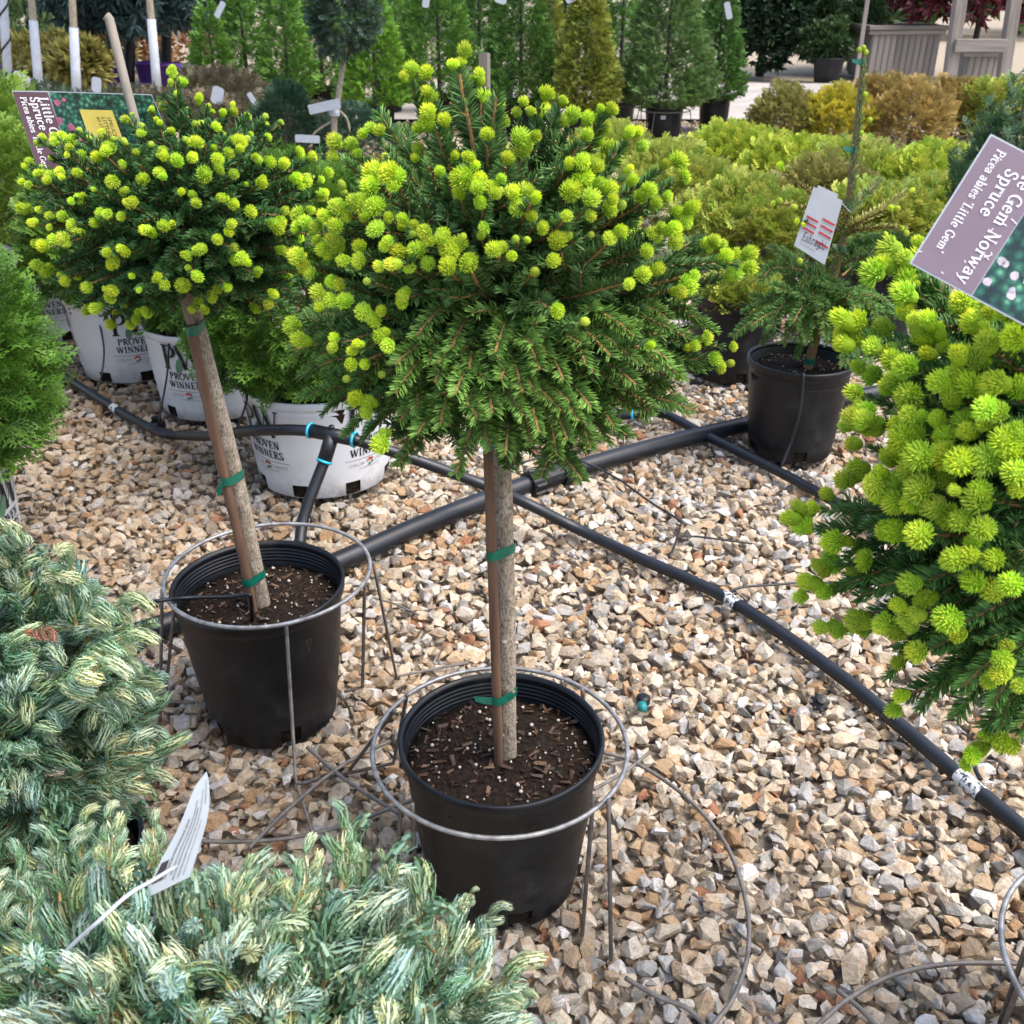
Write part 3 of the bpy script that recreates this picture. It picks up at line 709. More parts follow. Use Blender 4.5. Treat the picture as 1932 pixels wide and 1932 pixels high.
def purple_pot(px, D, lb, r1=.17):
    x = XD(px, D, .1); o = thing('purple_pot', lb, 'pot', (x, D, 0), 'purple nursery pots far left')
    obj('shell', cat([lathe([(r1 * .8, 0), (r1 * .97, .26), (r1 * 1.05, .26), (r1 * 1.05, .3), (r1 * .96, .3), (r1 * .9, .24)], 20)]), M_purple, o, True)
    obj('soil', lathe([(r1 * .93, .24), (.01, .26)], 20), M_soil, o, True)
for px, D, lb in [(10, 17.2, 'purple pot at the left edge below the spiral wrapped trunk'), (120, 16.9, 'purple pot just right of the second white wrapped trunk'), (150, 17.3, 'purple pot behind the third white wrapped trunk'), (48, 16.4, 'purple pot in shade between the first two wrapped trunks'), (205, 17, 'purple pot beside the foot of the leaning stake'), (283, 17.5, 'purple pot behind the rightmost white wrapped trunk'), (322, 17.2, 'purple pot nearest the green cone row, left of the pair'), (350, 17.0, 'purple pot nearest the green cone row, right of the pair')]:
    purple_pot(px, D, lb, .21)
def wrapped(px0, px1, ytop_wrap, D, lb, spiral=False):
    xb, xt = XD(px0, D, .15), XD(px1, D, 1.5)
    o = thing('wrapped_tree_trunk', lb, 'tree', (xb, D, 0), 'young trees with white wrapped trunks')
    zt = AT(px0, ytop_wrap, D)[2]
    def at(z): return np.array([(xt - xb) * z / 1.5, 0, z])
    r = .052
    obj('trunk', tube([at(0), at(.8), at(2.4)], [r * .9, r * .85, r * .7], 10), M_bark, o, True)
    obj('trunk_wrap', tube([at(.06), at(zt * .5), at(zt)], [r * 1.12, r * 1.08, r * 1.02], 12), M_wrap, o, True)
    if spiral:
        zs = np.linspace(.1, zt, 70); an = zs * 16
        obj('spiral_seam', tube(np.stack([at(z) for z in zs]) + np.stack([np.cos(an), np.sin(an), 0 * an], 1) * r * 1.13, .013, 5), M_darkbark, o)
    rg = np.random.default_rng(int(px0)); P, Dv = crown_globe(rg, 260, (.8, .8, .7), -.8, .5, .1, .3)
    stuff(obj('crown', scatter([tuft_far(rg, (.7, .7, .7), (1, 1, 1), 6, .3)], P + at(2.9), frames(Dv), .2, fol_tint(rg, 260, (.05, .1, .03), (.08, .15, .04)), rng=rg), M_far, o))
wrapped(14, 2, -80, 14.2, 'young tree trunk wrapped in white with a dark spiral seam, at the left edge', True)
wrapped(72, 55, 38, 14.0, 'young tree trunk with white wrap and dark bare top, second from the left edge')
wrapped(142, 134, 52, 13.6, 'young tree trunk in short white wrap below bare grey bark, third from the left edge')
wrapped(296, 278, 36, 14.0, 'young tree trunk wrapped white, the one nearest the green cone row')

# brown and grey-green mid rows at left
gJ = 'brownish junipers in the middle distance at left'
for k, (px, D, zc, rad, ca, cb, lb) in enumerate([
 (300, 9.2, .30, (.42, .4, .29), (.12, .10, .06), (.2, .16, .10), 'brownish twiggy juniper right behind the leaning stake'),
 (395, 9.0, .30, (.42, .4, .28), (.13, .11, .07), (.22, .175, .115), 'brownish twiggy juniper behind the topmost bud of the left spruce'),
 (480, 8.8, .28, (.40, .4, .28), (.12, .11, .06), (.20, .17, .10), 'brownish twiggy juniper in front of the slim green cones'),
 (420, 10.4, .36, (.45, .4, .32), (.12, .105, .06), (.19, .16, .10), 'brownish twiggy juniper at the foot of the leftmost green cones'),
 (215, 9.6, .28, (.42, .4, .27), (.10, .105, .055), (.16, .15, .09), 'dull brown-green juniper behind the top edge of the left sign'),
 (90, 9.4, .30, (.5, .4, .28), (.065, .10, .055), (.10, .14, .08), 'grey-green juniper behind the brown end of the left sign'),
 (590, 8.9, .28, (.34, .4, .25), (.10, .10, .05), (.15, .14, .07), 'dull olive juniper beside the thin trunk of the ball tree')]):
    bush('juniper', lb, 'shrub', gJ, XD(px, D, zc), D, zc, rad, 950, 2, ca, cb, .1, 240 + k, up=.9, lump=.08, M=M_far)
bush('globe_spruce', 'dark green ball shaped spruce left of the thin grey trunk', 'shrub', None, XD(542, 7.2, .6), 7.2, .62, (.19, .19, .2), 1300, 2, (.03, .08, .04), (.055, .12, .06), .05, 260, M=M_far)
bush('globe_spruce', 'dark blue-green low spruce at the foot of the ball tree', 'shrub', None, XD(672, 7.4, .5), 7.4, .45, (.28, .25, .22), 1300, 2, (.04, .09, .05), (.06, .13, .08), .05, 261, M=M_far)
# ball tree on a thin stem
D = 7.0; bx = XD(632, D, .2)
t = thing('ball_tree', 'grey-green ball shaped tree on a thin crooked grey trunk', 'tree', (bx, D, 0))
c = AT(645, 25, D); c[0] -= bx; c[1] = 0
pts = [np.array([0, 0, 0])] + [AT(x, y, D) - [bx, D, 0] for x, y in ((630, 240), (636, 205), (641, 160), (651, 100), (648, 60))]
obj('trunk', tube(smooth_path(pts, 18), np.linspace(.022, .014, 18), 8), M_bark, t, True)
for a in [((634, 225), (600, 245), (585, 262)), ((640, 208), (655, 225), (660, 250))]:
    obj('branch', tube(smooth_path([AT(x, y, D) - [bx, D, 0] for x, y in a], 6), [.008] * 5 + [.006], 6), M_bark, t, True)
rng = np.random.default_rng(61); P, Dv = crown_globe(rng, 1500, (.205, .2, .24), -.95, .4, .12, .2)
stuff(obj('crown', scatter(fan_set((.5, .55, .5), (1, 1, 1), 2), P + c, frames(Dv, rng.uniform(-1, 1, 1500)), rng.uniform(.04, .075, 1500), fol_tint(rng, 1500, (.045, .085, .055), (.075, .125, .085)), rng=rng), M_far, t))
# right hand background
leafy_tree('dark_tree', 'dark green dense tree right of the evergreen row, over the pale road', 'tree', None, 1448, 18.6, 1.15, (.62, .6, 1.05), 2600, (.016, .04, .018), (.03, .065, .026), 300, .06, None, .15, .2, .2, -.85, .35)
leafy_tree('weeping_conifer', 'drooping light green conifer left of the wooden planter box', 'tree', None, 1590, 19.5, 1.15, (.95, .7, .95), 2300, (.045, .10, .028), (.085, .15, .045), 301, .06, None, .2, 1.5, .1, -.8, .16)
leafy_tree('potted_shrub', 'rounded dark green shrub in a black pot on the far side of the road', 'shrub', None, 1557, 17.8, .52, (.38, .35, .32), 900, (.03, .07, .02), (.06, .11, .035), 302, 0, None, .12, 0, .3, -.6, .35)
o = thing('nursery_pot', 'black pot on the far road edge under the rounded dark shrub', 'pot', (XD(1562, 17.5, .2), 17.5, 0)); make_pot(o, .24, .19, .36, [M_black], .33, 32, 4, 1, grooves=False, part='shell'); obj('soil', lathe([(.22, .33), (.01, .34)], 24), M_soil, o)
rt = leafy_tree('red_maple', 'dark red Japanese maple behind the timber frame at the top right', 'tree', None, 1865, 18.2, 1.55, (1.35, .8, .95), 2600, (.075, .010, .016), (.16, .022, .035), 303, .05, None, .16, .5, .1, -.6, .3)
leafy_tree('leafy_tree', 'mid green tree above the wooden planter box', 'tree', None, 1690, 20.5, 1.75, (1.2, .8, .75), 1500, (.05, .11, .03), (.09, .16, .05), 304, .06, None, .2, .3, .2, -.7, .3)
def planter(px0, px1, ytop, ybot, D, lb, depth=1.15, nplank=11):
    x0, x1 = XD(px0, D, .4), XD(px1, D, .4); w = x1 - x0; h = AT((px0 + px1) / 2, ytop, D)[2]
    o = thing('planter_box', lb, 'planter', ((x0 + x1) / 2, D + depth / 2, 0), 'weathered wooden planter boxes')
    pw = w / nplank
    pl = [mesh('plank', box((0, 0, 0), (pw * .94, .03, h - .16), bev=.004), M_oldwood)]
    for sgn, (nx, ln) in (('f', (nplank, w)), ('r', (nplank, depth)), ('l', (nplank, depth)), ('b', (nplank, w))):
        for i in range(nx):
            u = (i + .5) / nx - .5
            if sgn in 'fb': T = (u * w, (-depth / 2 if sgn == 'f' else depth / 2), h / 2 - .03 + .004 * (i % 3)); R = np.eye(3)
            else: T = ((-w / 2 if sgn == 'l' else w / 2), u * depth, h / 2 - .03); R = rotz(PI / 2)
            M = np.eye(4); M[:3, :3] = R; M[:3, 3] = T; link('plank', pl[0], o, M)
    for z, e in ((h - .10, .03), (h - .03, .07)):
        for T, s, R in (((0, -depth / 2 - e / 2, z), (w + .12 + e, .04 + e, .065), np.eye(3)), ((0, depth / 2 + e / 2, z), (w + .12 + e, .04 + e, .065), np.eye(3)),
                        ((-w / 2 - e / 2, 0, z), (depth - .004, .04 + e, .065), rotz(PI / 2)), ((w / 2 + e / 2, 0, z), (depth - .004, .04 + e, .065), rotz(PI / 2))):
            M = np.eye(4); M[:3, :3] = R; M[:3, 3] = T; link('rim_board', mesh('rim_board', box((0, 0, 0), s, bev=.006), M_oldwoodx), o, M)
    obj('base_rail', box((0, 0, .04), (w * .96, depth * .96, .08)), M_oldwood, o)
    obj('soil', box((0, 0, h - .2), (w - .05, depth - .05, .05)), M_soil, o)
planter(1642, 1768, 48, 152, 18.0, 'weathered grey wooden planter box of upright planks across the road')
planter(1826, 1888, 88, 150, 16.2, 'pale wooden planter box standing between the legs of the timber frame', .5, 5)
D = 15.6; fx = XD(1795, D, .8)
t = thing('timber_frame', 'pale timber post and rail frame in front of the red maple', 'frame', (fx, D, 0))
for px, dy, ln in ((1790, 0, 3.2), (1892, .25, 3.0)):
    xx = XD(px, D + dy, .2) - fx; lean = XD(px + 16, D + dy, 1.4) - XD(px, D + dy, .2)
    M = np.eye(4); M[:3, :3] = roty(math.atan2(lean, 1.5) * .6); M[:3, 3] = (xx + lean * .5, dy, ln / 2 - .05)
    link('post', mesh('post', box((0, 0, 0), (.155, .15, ln), bev=.008), M_oldwood), t, M)
xa, xb = XD(1803, D, .9) - fx, XD(1900, D, .9) - fx; zb = AT(1850, 85, D)[2]
obj('rail', box(((xa + xb) / 2, -.11, zb), (xb - xa, .07, .16), bev=.006), M_oldwoodx, t)
obj('rail', box(((xa + xb) / 2, .1, 2.6), (xb - xa + .8, .07, .18), bev=.006), M_oldwoodx, t)
o = tag(obj('wooden_stake', box((0, 0, .62), (.05, .04, 1.24), bev=.004), M_oldwood, loc=(XD(1632, 15.2, 1), 15.2, 0)), 'thin grey wooden stake standing in front of the planter box', 'stake')

# golden arborvitae rows
gG = 'golden arborvitae bushes in the rows at right'
OL = ((.24, .25, .06), (.42, .37, .12)); GO = ((.42, .42, .045), (.74, .60, .07)); BR = ((.34, .25, .08), (.58, .42, .14)); YG = ((.31, .46, .05), (.66, .70, .09)); MG = ((.25, .40, .055), (.60, .58, .12))
gold = [
 (1480, 10.7, (.33, .3, 0.245), OL, 'olive bush with a dead brown patch at the road edge, left end of its row'),
 (1580, 10.6, (.34, .3, 0.259), GO, 'bright golden bush right of the olive one at the road edge'),
 (1722, 10.5, (.42, .35, 0.274), BR, 'large bronze brown bush right of the bright golden one'),
 (1650, 11.3, (.36, .3, 0.274), BR, 'bronze bush behind the tip of the thin staked spruce'),
 (1800, 11.1, (.36, .3, 0.259), BR, 'bronze bush under the timber frame posts'),
 (1888, 10.9, (.42, .35, 0.288), MG, 'green and gold bush at the right edge beneath the timber frame'),
 (1385, 8.4, (.40, .35, 0.203), YG, 'low yellow-green bush in front of the potted cone evergreens'),
 (1500, 8.0, (.46, .4, 0.195), YG, 'low yellow-green bush in front of the olive bush'),
 (1630, 7.6, (.42, .4, 0.195), MG, 'low green-gold bush left of the upright juniper, behind the thin spruce'),
 (1752, 7.3, (.40, .4, 0.211), YG, 'low yellow-green bush right of the thin spruce stem'),
 (1270, 6.9, (.40, .4, 0.235), MG, 'low golden bush behind the right shoulder of the middle spruce'),
 (1400, 5.9, (.37, .36, 0.227), MG, 'rounded golden bush left of the thin spruce, behind the black pots'),
 (1545, 6.3, (.36, .34, 0.227), OL, 'rounded olive-gold bush behind the white tag on the thin spruce'),
 (1660, 5.7, (.35, .34, 0.227), MG, 'rounded green-gold bush right behind the thin spruce stem'),
 (1775, 5.8, (.35, .34, 0.235), MG, 'rounded green-gold bush behind the big lilac sign'),
 (772, 6.6, (.30, .3, 0.235), ((.30, .33, .06), (.48, .46, .12)), 'small golden bush seen between the left and middle spruces'),
 (1040, 7.6, (.40, .35, 0.195), MG, 'low golden bush behind the crown top of the middle spruce'),
 (660, 5.6, (.30, .3, 0.210), ((.16, .28, .04), (.27, .40, .065)), 'yellow-green bush low between the left and middle spruces'),
 (1150, 8.6, (.36, .35, 0.195), MG, 'low golden bush beneath the golden yellow-green cone'),
]
for k, (px, D, rad, c, lb) in enumerate(gold):
    near = D < 7.5
    bush('golden_arborvitae', lb, 'shrub', gG, XD(px, D, rad[2]), D, rad[2] * .92, (rad[0] * .88, rad[1] * .85, rad[2]), 1600 if near else 1100, 2, c[0], c[1], .095 if near else .10, 320 + k, up=.75, lump=.13, M=M_thuja if near else M_far)
rng = np.random.default_rng(9)
D = 4.7; x = XD(1905, D, .7)
t = thing('upright_juniper', 'blue-green upright juniper with feathery spires at the right edge', 'shrub', (x, D, 0))
ps, ds = [], []
for k in range(34):
    a = rng.uniform(0, 2 * PI); rr = rng.uniform(.02, .26); ht = 1.12 - rr * 1.6 + rng.normal(0, .07); m = 70
    s = rng.random(m); th = rng.uniform(0, 2 * PI, m); q = .035 * (1.1 - s)
    b = np.array([rr * math.cos(a), rr * math.sin(a)])
    ps.append(np.stack([b[0] * (.4 + .6 * s) + q * np.cos(th), b[1] * (.4 + .6 * s) + q * np.sin(th), .2 + s * (ht - .2)], 1))
    ds.append(np.stack([np.cos(th), np.sin(th), np.full(m, 1.6)], 1))
P = np.concatenate(ps); Dv = np.concatenate(ds); n = len(P)
stuff(obj('foliage', scatter(fan_set((.6, .6, .6), (1, 1, 1), 2), P, frames(Dv, rng.uniform(-1, 1, n)), rng.uniform(.04, .075, n), fol_tint(rng, n, (.06, .14, .06), (.11, .21, .09)), rng=rng), M_thuja, t))
obj('stem', trunk_geo([(0, 0, 0), (0, 0, .5), (0, 0, 1)], [.02, .014, .005]), M_darkbark, t, True)

# plain black pots among the right rows
def empty_pot(lb, x, y, r1, r0, h, plant=None, seed=1):
    o = thing('potted_shrub' if plant else 'nursery_pot', lb, 'potted plant' if plant else 'pot', (x, y, 0))
    make_pot(o, r1, r0, h, [M_black], h - .05, 48, 5, 2, part='pot')
    make_soil(o, r1, r0, h, h - .05, np.random.default_rng(seed), 60, 0, 20)
    if plant:
        rg = np.random.default_rng(seed); n = 800; P, Dv = crown_globe(rg, n, plant[0], -.3, .3, .1, .7)
        stuff(obj('foliage', scatter(fan_set((.55, .55, .5), (1, 1, 1), 1), P + [plant[2], plant[3], h - .02], frames(Dv, rg.uniform(-1, 1, n)), rg.uniform(.05, .085, n), fol_tint(rg, n, *plant[1]), rng=rg), M_thuja, o))
    return o
empty_pot('black pot with low green-gold shoots, left of the thin spruce pot', .90, 4.05, .185, .155, .34, ((.14, .12, .07), MG, .02, -.05), 41)
empty_pot('black pot with a low green shrub behind the thin spruce pot', 1.62, 4.5, .185, .155, .34, ((.15, .12, .1), ((.05, .12, .03), (.1, .18, .04)), 0, 0), 42)
for px, y, lb in ((1190, 11.6, 'round wire pot stand left of the potted greyish cone evergreen'), (1262, 10.7, 'round wire pot stand around the pot of the greyish cone evergreen')):
    x = XD(px, y, .2)
    if px > 1200: y = 11.1; x = XD(1258, 11.1, .6)
    o = thing('wire_stand', lb, 'wire stand', (x, y, 0), 'round wire pot stands')
    an = np.linspace(0, 2 * PI, 33); obj('ring', tube(np.stack([.26 * np.cos(an), .26 * np.sin(an), 0 * an + .27], 1), .006, 5, cap=False), M_rust, o, True)
    for k in range(6): a = k * PI / 3; obj('leg', tube([(.26 * math.cos(a), .26 * math.sin(a), .27), (.31 * math.cos(a), .31 * math.sin(a), 0)], .005, 5), M_rust, o)

# small white labels scattered over the back rows
def rounded_card(w, h, r=.3, th=.0015, m=0):
    pts = []
    for cx, cy, a0 in ((w / 2, h / 2, 0), (-w / 2, h / 2, 90), (-w / 2, -h / 2, 180), (w / 2, -h / 2, 270)):
        rr = r * min(w, h); sx, sy = math.copysign(1, cx), math.copysign(1, cy)
        for a in np.linspace(a0, a0 + 90, 5): pts.append((cx - sx * rr + rr * math.cos(math.radians(a)), cy - sy * rr + rr * math.sin(math.radians(a))))
    n = len(pts); V = [(x, y, -th / 2) for x, y in pts] + [(x, y, th / 2) for x, y in pts]
    F = [(0, j + 1, j) for j in range(1, n - 1)] + [(n, n + j, n + j + 1) for j in range(1, n - 1)]
    for j in range(n): k = (j + 1) % n; F += [(j, k, k + n), (j, k + n, j + n)]
    return Geo(V, F, m=m)
UPR = rotx(PI / 2)
for px, py, D, w, h, rot, lb in [
 (415, 18, 11.6, .06, .17, .6, 'white tag loop on the tip of the leftmost narrow cone evergreen'),
 (1374, 20, 11.3, .06, .16, -.3, 'white tag loop on the tip of the rightmost dark cone evergreen'),
 (40, 150, 9.0, .14, .1, .5, 'white curled label in the grey-green juniper at the left edge'),
 (182, 160, 9.2, .08, .12, .2, 'pale label behind the top edge of the left sign'),
 (410, 180, 8.6, .09, .13, .35, 'white and teal label among the brownish junipers, left of the other white labels'),
 (478, 190, 8.4, .04, .13, -.5, 'thin white label stake left of the dark ball spruce'),
 (945, -4, 11.0, .12, .1, .3, 'white label at the top edge right of the wooden stake'),
 (1076, -6, 10.8, .1, .1, -.4, 'white label at the top edge left of the golden cone'),
 (804, 2, 11.4, .07, .12, .2, 'faded pink and teal label above the highest bud spikes'),
 (12, 470, 4.3, .045, .03, .3, 'small white label scrap on the yellow-green bush at the left edge'),
]:
    p = AT(px, py, D)
    o = tag(obj('plant_label', rounded_card(w, h).xf(roty(rot) @ UPR), M_card, loc=p), lb, 'label', 'small white plant labels')
p0 = AT(612, 201, 6.9)
o = thing('plant_label', 'white strip label wired to the thin trunk of the ball tree', 'label', p0, 'small white plant labels')
obj('strip', rounded_card(.205, .058, .1).xf(roty(-.2) @ UPR), M_card, o)
obj('tie', lathe([(.032, -.02), (.035, 0), (.032, .02)], 12), M_card, o, loc=AT(631, 212, 6.97) - p0)
o = tag(obj('plant_label', rounded_card(.15, .045, .2).xf(roty(.05) @ UPR), M_card, loc=AT(580, 262, 6.6)), 'white label lying low beneath the strip label of the ball tree', 'label', 'small white plant labels')
# ---------------------------------------------------------------- white pots of arborvitae
def on_pot(g, a0, r1, r0, h, z, off=.0012):
    V = g.V.copy(); zz = z + V[:, 1]; rr = r0 + (r1 - r0) * np.clip(zz / h, 0, .93) + off + V[:, 2]
    a = a0 + V[:, 0] / rr
    return Geo(np.stack([rr * np.cos(a), rr * np.sin(a), zz], 1), g.F, m=0)
def flat(pts, m=0):      # small convex print shape
    n = len(pts); return Geo([(x, y, 0) for x, y in pts], [(0, j, j + 1) for j in range(1, n - 1)], m=m)
def white_pot(x, y, lb, crown, c, seed, phase, n=1500, zoff=0.0, lod=1, size=.075, holephase=0):
    o = thing('potted_arborvitae', lb, 'potted plant', (x, y, 0), 'globe arborvitae in white printed pots')
    r1, r0, h = .246, .212, .33; rng = np.random.default_rng(seed)
    face = math.atan2(-y, -x)
    pot = make_pot(o, r1, r0, h, [M_white], h - .03, 80, 8, 3, phase=holephase, grooves=False)
    make_soil(o, r1, r0, h, h - .03, rng, 0, 0, 0)
    for k in (-1, 0, 1):
        a = face + phase + k * PI / 2
        if abs(phase + k * PI / 2) > 1.6: continue
        A = (r1, r0, h)
        obj('pot_print', on_pot(cat([text_flat('P', .093, .16, .05, center=False).xf(T=(-.085, 0, 0)), text_flat('W', .093, .16, .05, center=False).xf(T=(-.022, 0, .0006))]), a, *A, .205), M_print, pot)
        obj('pot_print', on_pot(cat([text_flat('PROVEN', .026, .19, .10).xf(T=(0, .034, 0)), text_flat('WINNERS', .026, .19, .10)]), a, *A, .132), M_print, pot)
        leaf = [(-.012, -.034), (.004, -.026), (.014, -.008), (.016, .012), (.011, .03), (-.004, .018), (-.013, 0), (-.016, -.018)]
        obj('leaf_emblem', on_pot(flat(leaf), a - .06, *A, .225, .003), M_greenprint, pot)
        obj('print_line', on_pot(cat([flat([(i * .01, 0), (i * .01 + .0102, 0), (i * .01 + .0102, .0014), (i * .01, .0014)]) for i in range(-9, 9)]), a, *A, .119), M_print, pot)
        obj('small_print', on_pot(cat([text_sans('COLOR', .0115).xf(T=(-.05, .014, 0)), text_sans('CHOICE', .0115).xf(T=(.05, .014, 0)), text_sans('FLOWERING SHRUBS', .006)]), a, *A, .083), M_greyprint, pot)
        petals = [(M_redprint, 100), (M_orangeprint, 150), (M_redprint, 45), (M_greenprint, 260), (M_greenprint, 330)]
        for mt, ang in petals:
            t_ = math.radians(ang); cx, cy = .009 * math.cos(t_), .009 * math.sin(t_)
            q = [(cx + .006 * math.cos(b) * (1 + .4 * math.cos(b - t_)), cy + .005 * math.sin(b)) for b in np.linspace(0, 2 * PI, 8)[:-1]]
            obj('flower_emblem', on_pot(flat(q), a, *A, .103, .0018), mt, pot)
    P, D = crown_globe(rng, n, crown, -.95, .3, .07, .45)
    t = fol_tint(rng, n, c[0], c[1], .25)
    t *= np.where(np.abs(P[:, 2:3]) > -9, 1, 1)
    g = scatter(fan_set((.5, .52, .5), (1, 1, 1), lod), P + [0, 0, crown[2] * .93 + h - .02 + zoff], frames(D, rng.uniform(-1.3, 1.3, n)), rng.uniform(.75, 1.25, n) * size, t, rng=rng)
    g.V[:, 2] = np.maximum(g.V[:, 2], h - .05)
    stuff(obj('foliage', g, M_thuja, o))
    obj('stem', trunk_geo([(0, 0, h - .05), (0, 0, h + .2), (0, 0, h + crown[2])], [.02, .016, .006], 6), M_darkbark, o, True)
    return o
AR = ((.08, .19, .025), (.17, .32, .04)); ARY = ((.15, .27, .035), (.29, .42, .055))
white_pot(-.62, 3.085, 'green ball arborvitae in the largest white printed pot, under the black pipe tee', (.34, .32, .31), AR, 401, -.12 + .80, 2700, zoff=.03, lod=0, size=.095, holephase=4)
white_pot(-1.13, 3.72, 'ball arborvitae in the white printed pot partly behind the left spruce stem', (.30, .3, .28), AR, 402, -.5, 1500, lod=2, size=.092)
white_pot(-1.58, 4.12, 'ball arborvitae in the white printed pot directly below the left spruce crown', (.30, .3, .28), AR, 403, .02, 1500, lod=2, size=.092, holephase=5)
white_pot(-2.13, 4.62, 'ball arborvitae in the farthest white printed pot of the row, at the back left', (.32, .3, .29), ARY, 404, -.05, 1300, lod=2, size=.092, holephase=3)
white_pot(-2.72, 5.25, 'yellow-green ball arborvitae standing behind the left sign at the left edge', (.42, .4, .40), ARY, 405, .2, 2200, lod=2, size=.095)
white_pot(-2.28, 3.6, 'yellow-green ball arborvitae at the left edge above the tall dark one', (.38, .38, .33), ((.14, .25, .035), (.27, .40, .055)), 407, .2, 1700, lod=1, size=.095)
white_pot(-1.57, 2.42, 'tall dense dark green arborvitae in the white printed pot cut off by the left edge', (.33, .32, .33), ((.065, .17, .022), (.13, .28, .03)), 406, .92, 3000, lod=0, size=.09)

# ---------------------------------------------------------------- irrigation pipes
def pipe_path(pts, n=70): return smooth_path(np.array(pts), n)
# lateral pipe: from far left, over the tee in front of the big white pot, down and across to the lower right
lat = [G(60, 680, .02), G(130, 716, .02), G(220, 772, .02), G(300, 815, .03), AT(345, 822, 3.28), AT(400, 822, 3.05), AT(470, 813, 2.80), AT(540, 811, 2.72), AT(590, 813, 2.70)]
lat2 = [AT(664, 828, 2.66), AT(740, 852, 2.66), AT(830, 884, 2.66), AT(915, 916, 2.68), AT(1000, 953, 2.62), G(1090, 998, .035), G(1200, 1050, .022), G(1370, 1128, .02), G(1560, 1256, .02), G(1700, 1370, .02), G(1810, 1464, .02), G(1932, 1566, .02), G(2150, 1760, .02)]
o = thing('irrigation_pipe', 'thin black irrigation pipe with a tee, curving from left edge to lower right corner', 'pipe', (0, 0, 0))
rp = .0165
obj('pipe_run', tube(pipe_path(lat), rp, 14), M_pipe, o, True)
obj('pipe_run', tube(pipe_path(lat2, 110), rp, 14), M_pipe, o, True)
ta, tb = lat[-1], lat2[0]; tc = (ta + tb) / 2; u = unit(tb - ta)
riser = [AT(625, 832, 2.68), AT(612, 870, 2.66), AT(585, 940, 2.60), AT(571, 985, 2.56), G(565, 1030, .035)]
rd_ = unit(riser[1] - riser[0])
obj('pipe_run', tube(pipe_path(riser, 24), rp, 14), M_pipe, o, True)
obj('tee_fitting', cat([tube([ta - u * .012, tb + u * .012], rp * 1.25, 14), tube([tc, riser[1] + rd_ * .005], rp * 1.25, 14), tube([tc + [0, 0, rp], tc + [0, 0, rp + .012]], .008, 8)]), M_pipe, o, True)
def ring(p, d, r, name='blue_ring', par=None):
    d = unit(d); obj(name, tube([p - d * .0035, p + d * .0035], r, 16), M_blue, par, True)
ring(ta - u * .008, u, rp * 1.42, par=o); ring(tb + u * .008, u, rp * 1.42, par=o); ring(riser[1], rd_, rp * 1.42, par=o)
def white_marks(m_name):
    m, t, b = nodes(m_name); n = noise(t, 90, 4, .7)
    r = ramp(t, n.outputs['Fac'], [(.44, (.016, .018, .022)), (.5, (.55, .57, .58))]); t.links.new(r.outputs[0], b.inputs['Base Color']); b.inputs['Roughness'].default_value = .7; return m
M_marks = white_marks('chalky_white_marks')
for (x0, y0), (x1, y1) in (((1366, 1124), (1392, 1143)), ((1808, 1462), (1852, 1500))):
    a, b = G(x0, y0, .02), G(x1, y1, .02)
    obj('white_mark', tube([a, (a + b) / 2, b], rp * 1.05, 14, cap=False), M_marks, o, True)
a, b = G(213, 768, .02), G(224, 775, .02); obj('white_mark', tube([a, b], rp * 1.06, 14, cap=False), M_marks, o, True)
# thick main pipe
main = [G(-60, 1300, .026), G(150, 1232, .026), G(350, 1166, .026), G(520, 1108, .026), G(660, 1050, .026), G(800, 988, .026), G(960, 926, .026), G(1080, 886, .026), G(1250, 838, .026), G(1420, 797, .026), G(1600, 752, .026), G(1900, 690, .026)]
o2 = thing('main_pipe', 'thick black main pipe lying diagonally behind both potted spruces', 'pipe', (0, 0, 0))
obj('pipe_run', tube(pipe_path(main, 90), .0285, 18), M_pipe, o2, True)
a, b = G(996, 914, .026), G(1078, 886, .026); d = unit(b - a)
obj('coupling', cat([tube([a, a + d * .045], .041, 12), tube([a + d * .045, b - d * .05], .034, 12), tube([b - d * .05, b], .042, 12)] + [tube([a + d * .004 + .043 * (np.array([0, 0, 1]) * math.cos(q) + np.cross(d, [0, 0, 1]) * math.sin(q)), a + d * .042 + .043 * (np.array([0, 0, 1]) * math.cos(q) + np.cross(d, [0, 0, 1]) * math.sin(q))], .005, 4) for q in np.linspace(0, 2 * PI, 10)[:-1]]), M_black, o2, False)
# second lateral on the right
l3 = [AT(1030, 800, 3.55), AT(1110, 792, 3.5), G(1195, 782, .05), G(1246, 778, .03), G(1340, 826, .022), G(1450, 880, .02), G(1560, 938, .02), G(1640, 984, .02), G(1760, 1050, .02), G(1932, 1150, .02), G(2100, 1240, .02)]
o3 = thing('irrigation_pipe', 'thin black irrigation pipe running past the thin spruce pot to the right spruce', 'pipe', (0, 0, 0))
obj('pipe_run', tube(pipe_path(l3, 80), rp, 14), M_pipe, o3, True)
ring(G(1247, 778, .03), G(1340, 826, .022) - G(1246, 778, .03), rp * 1.4, par=o3); ring(G(1194, 782, .05), l3[2] - l3[1], rp * 1.4, par=o3)
obj('elbow', tube(pipe_path([G(1200, 780, .05), G(1222, 772, .05), G(1246, 778, .03)], 8), rp * 1.3, 12), M_pipe, o3, True)
a, b = G(1640, 977, .032), G(1655, 990, .03); obj('white_mark', tube([a, b], rp * 1.05, 12, cap=False), M_marks, o3, True)
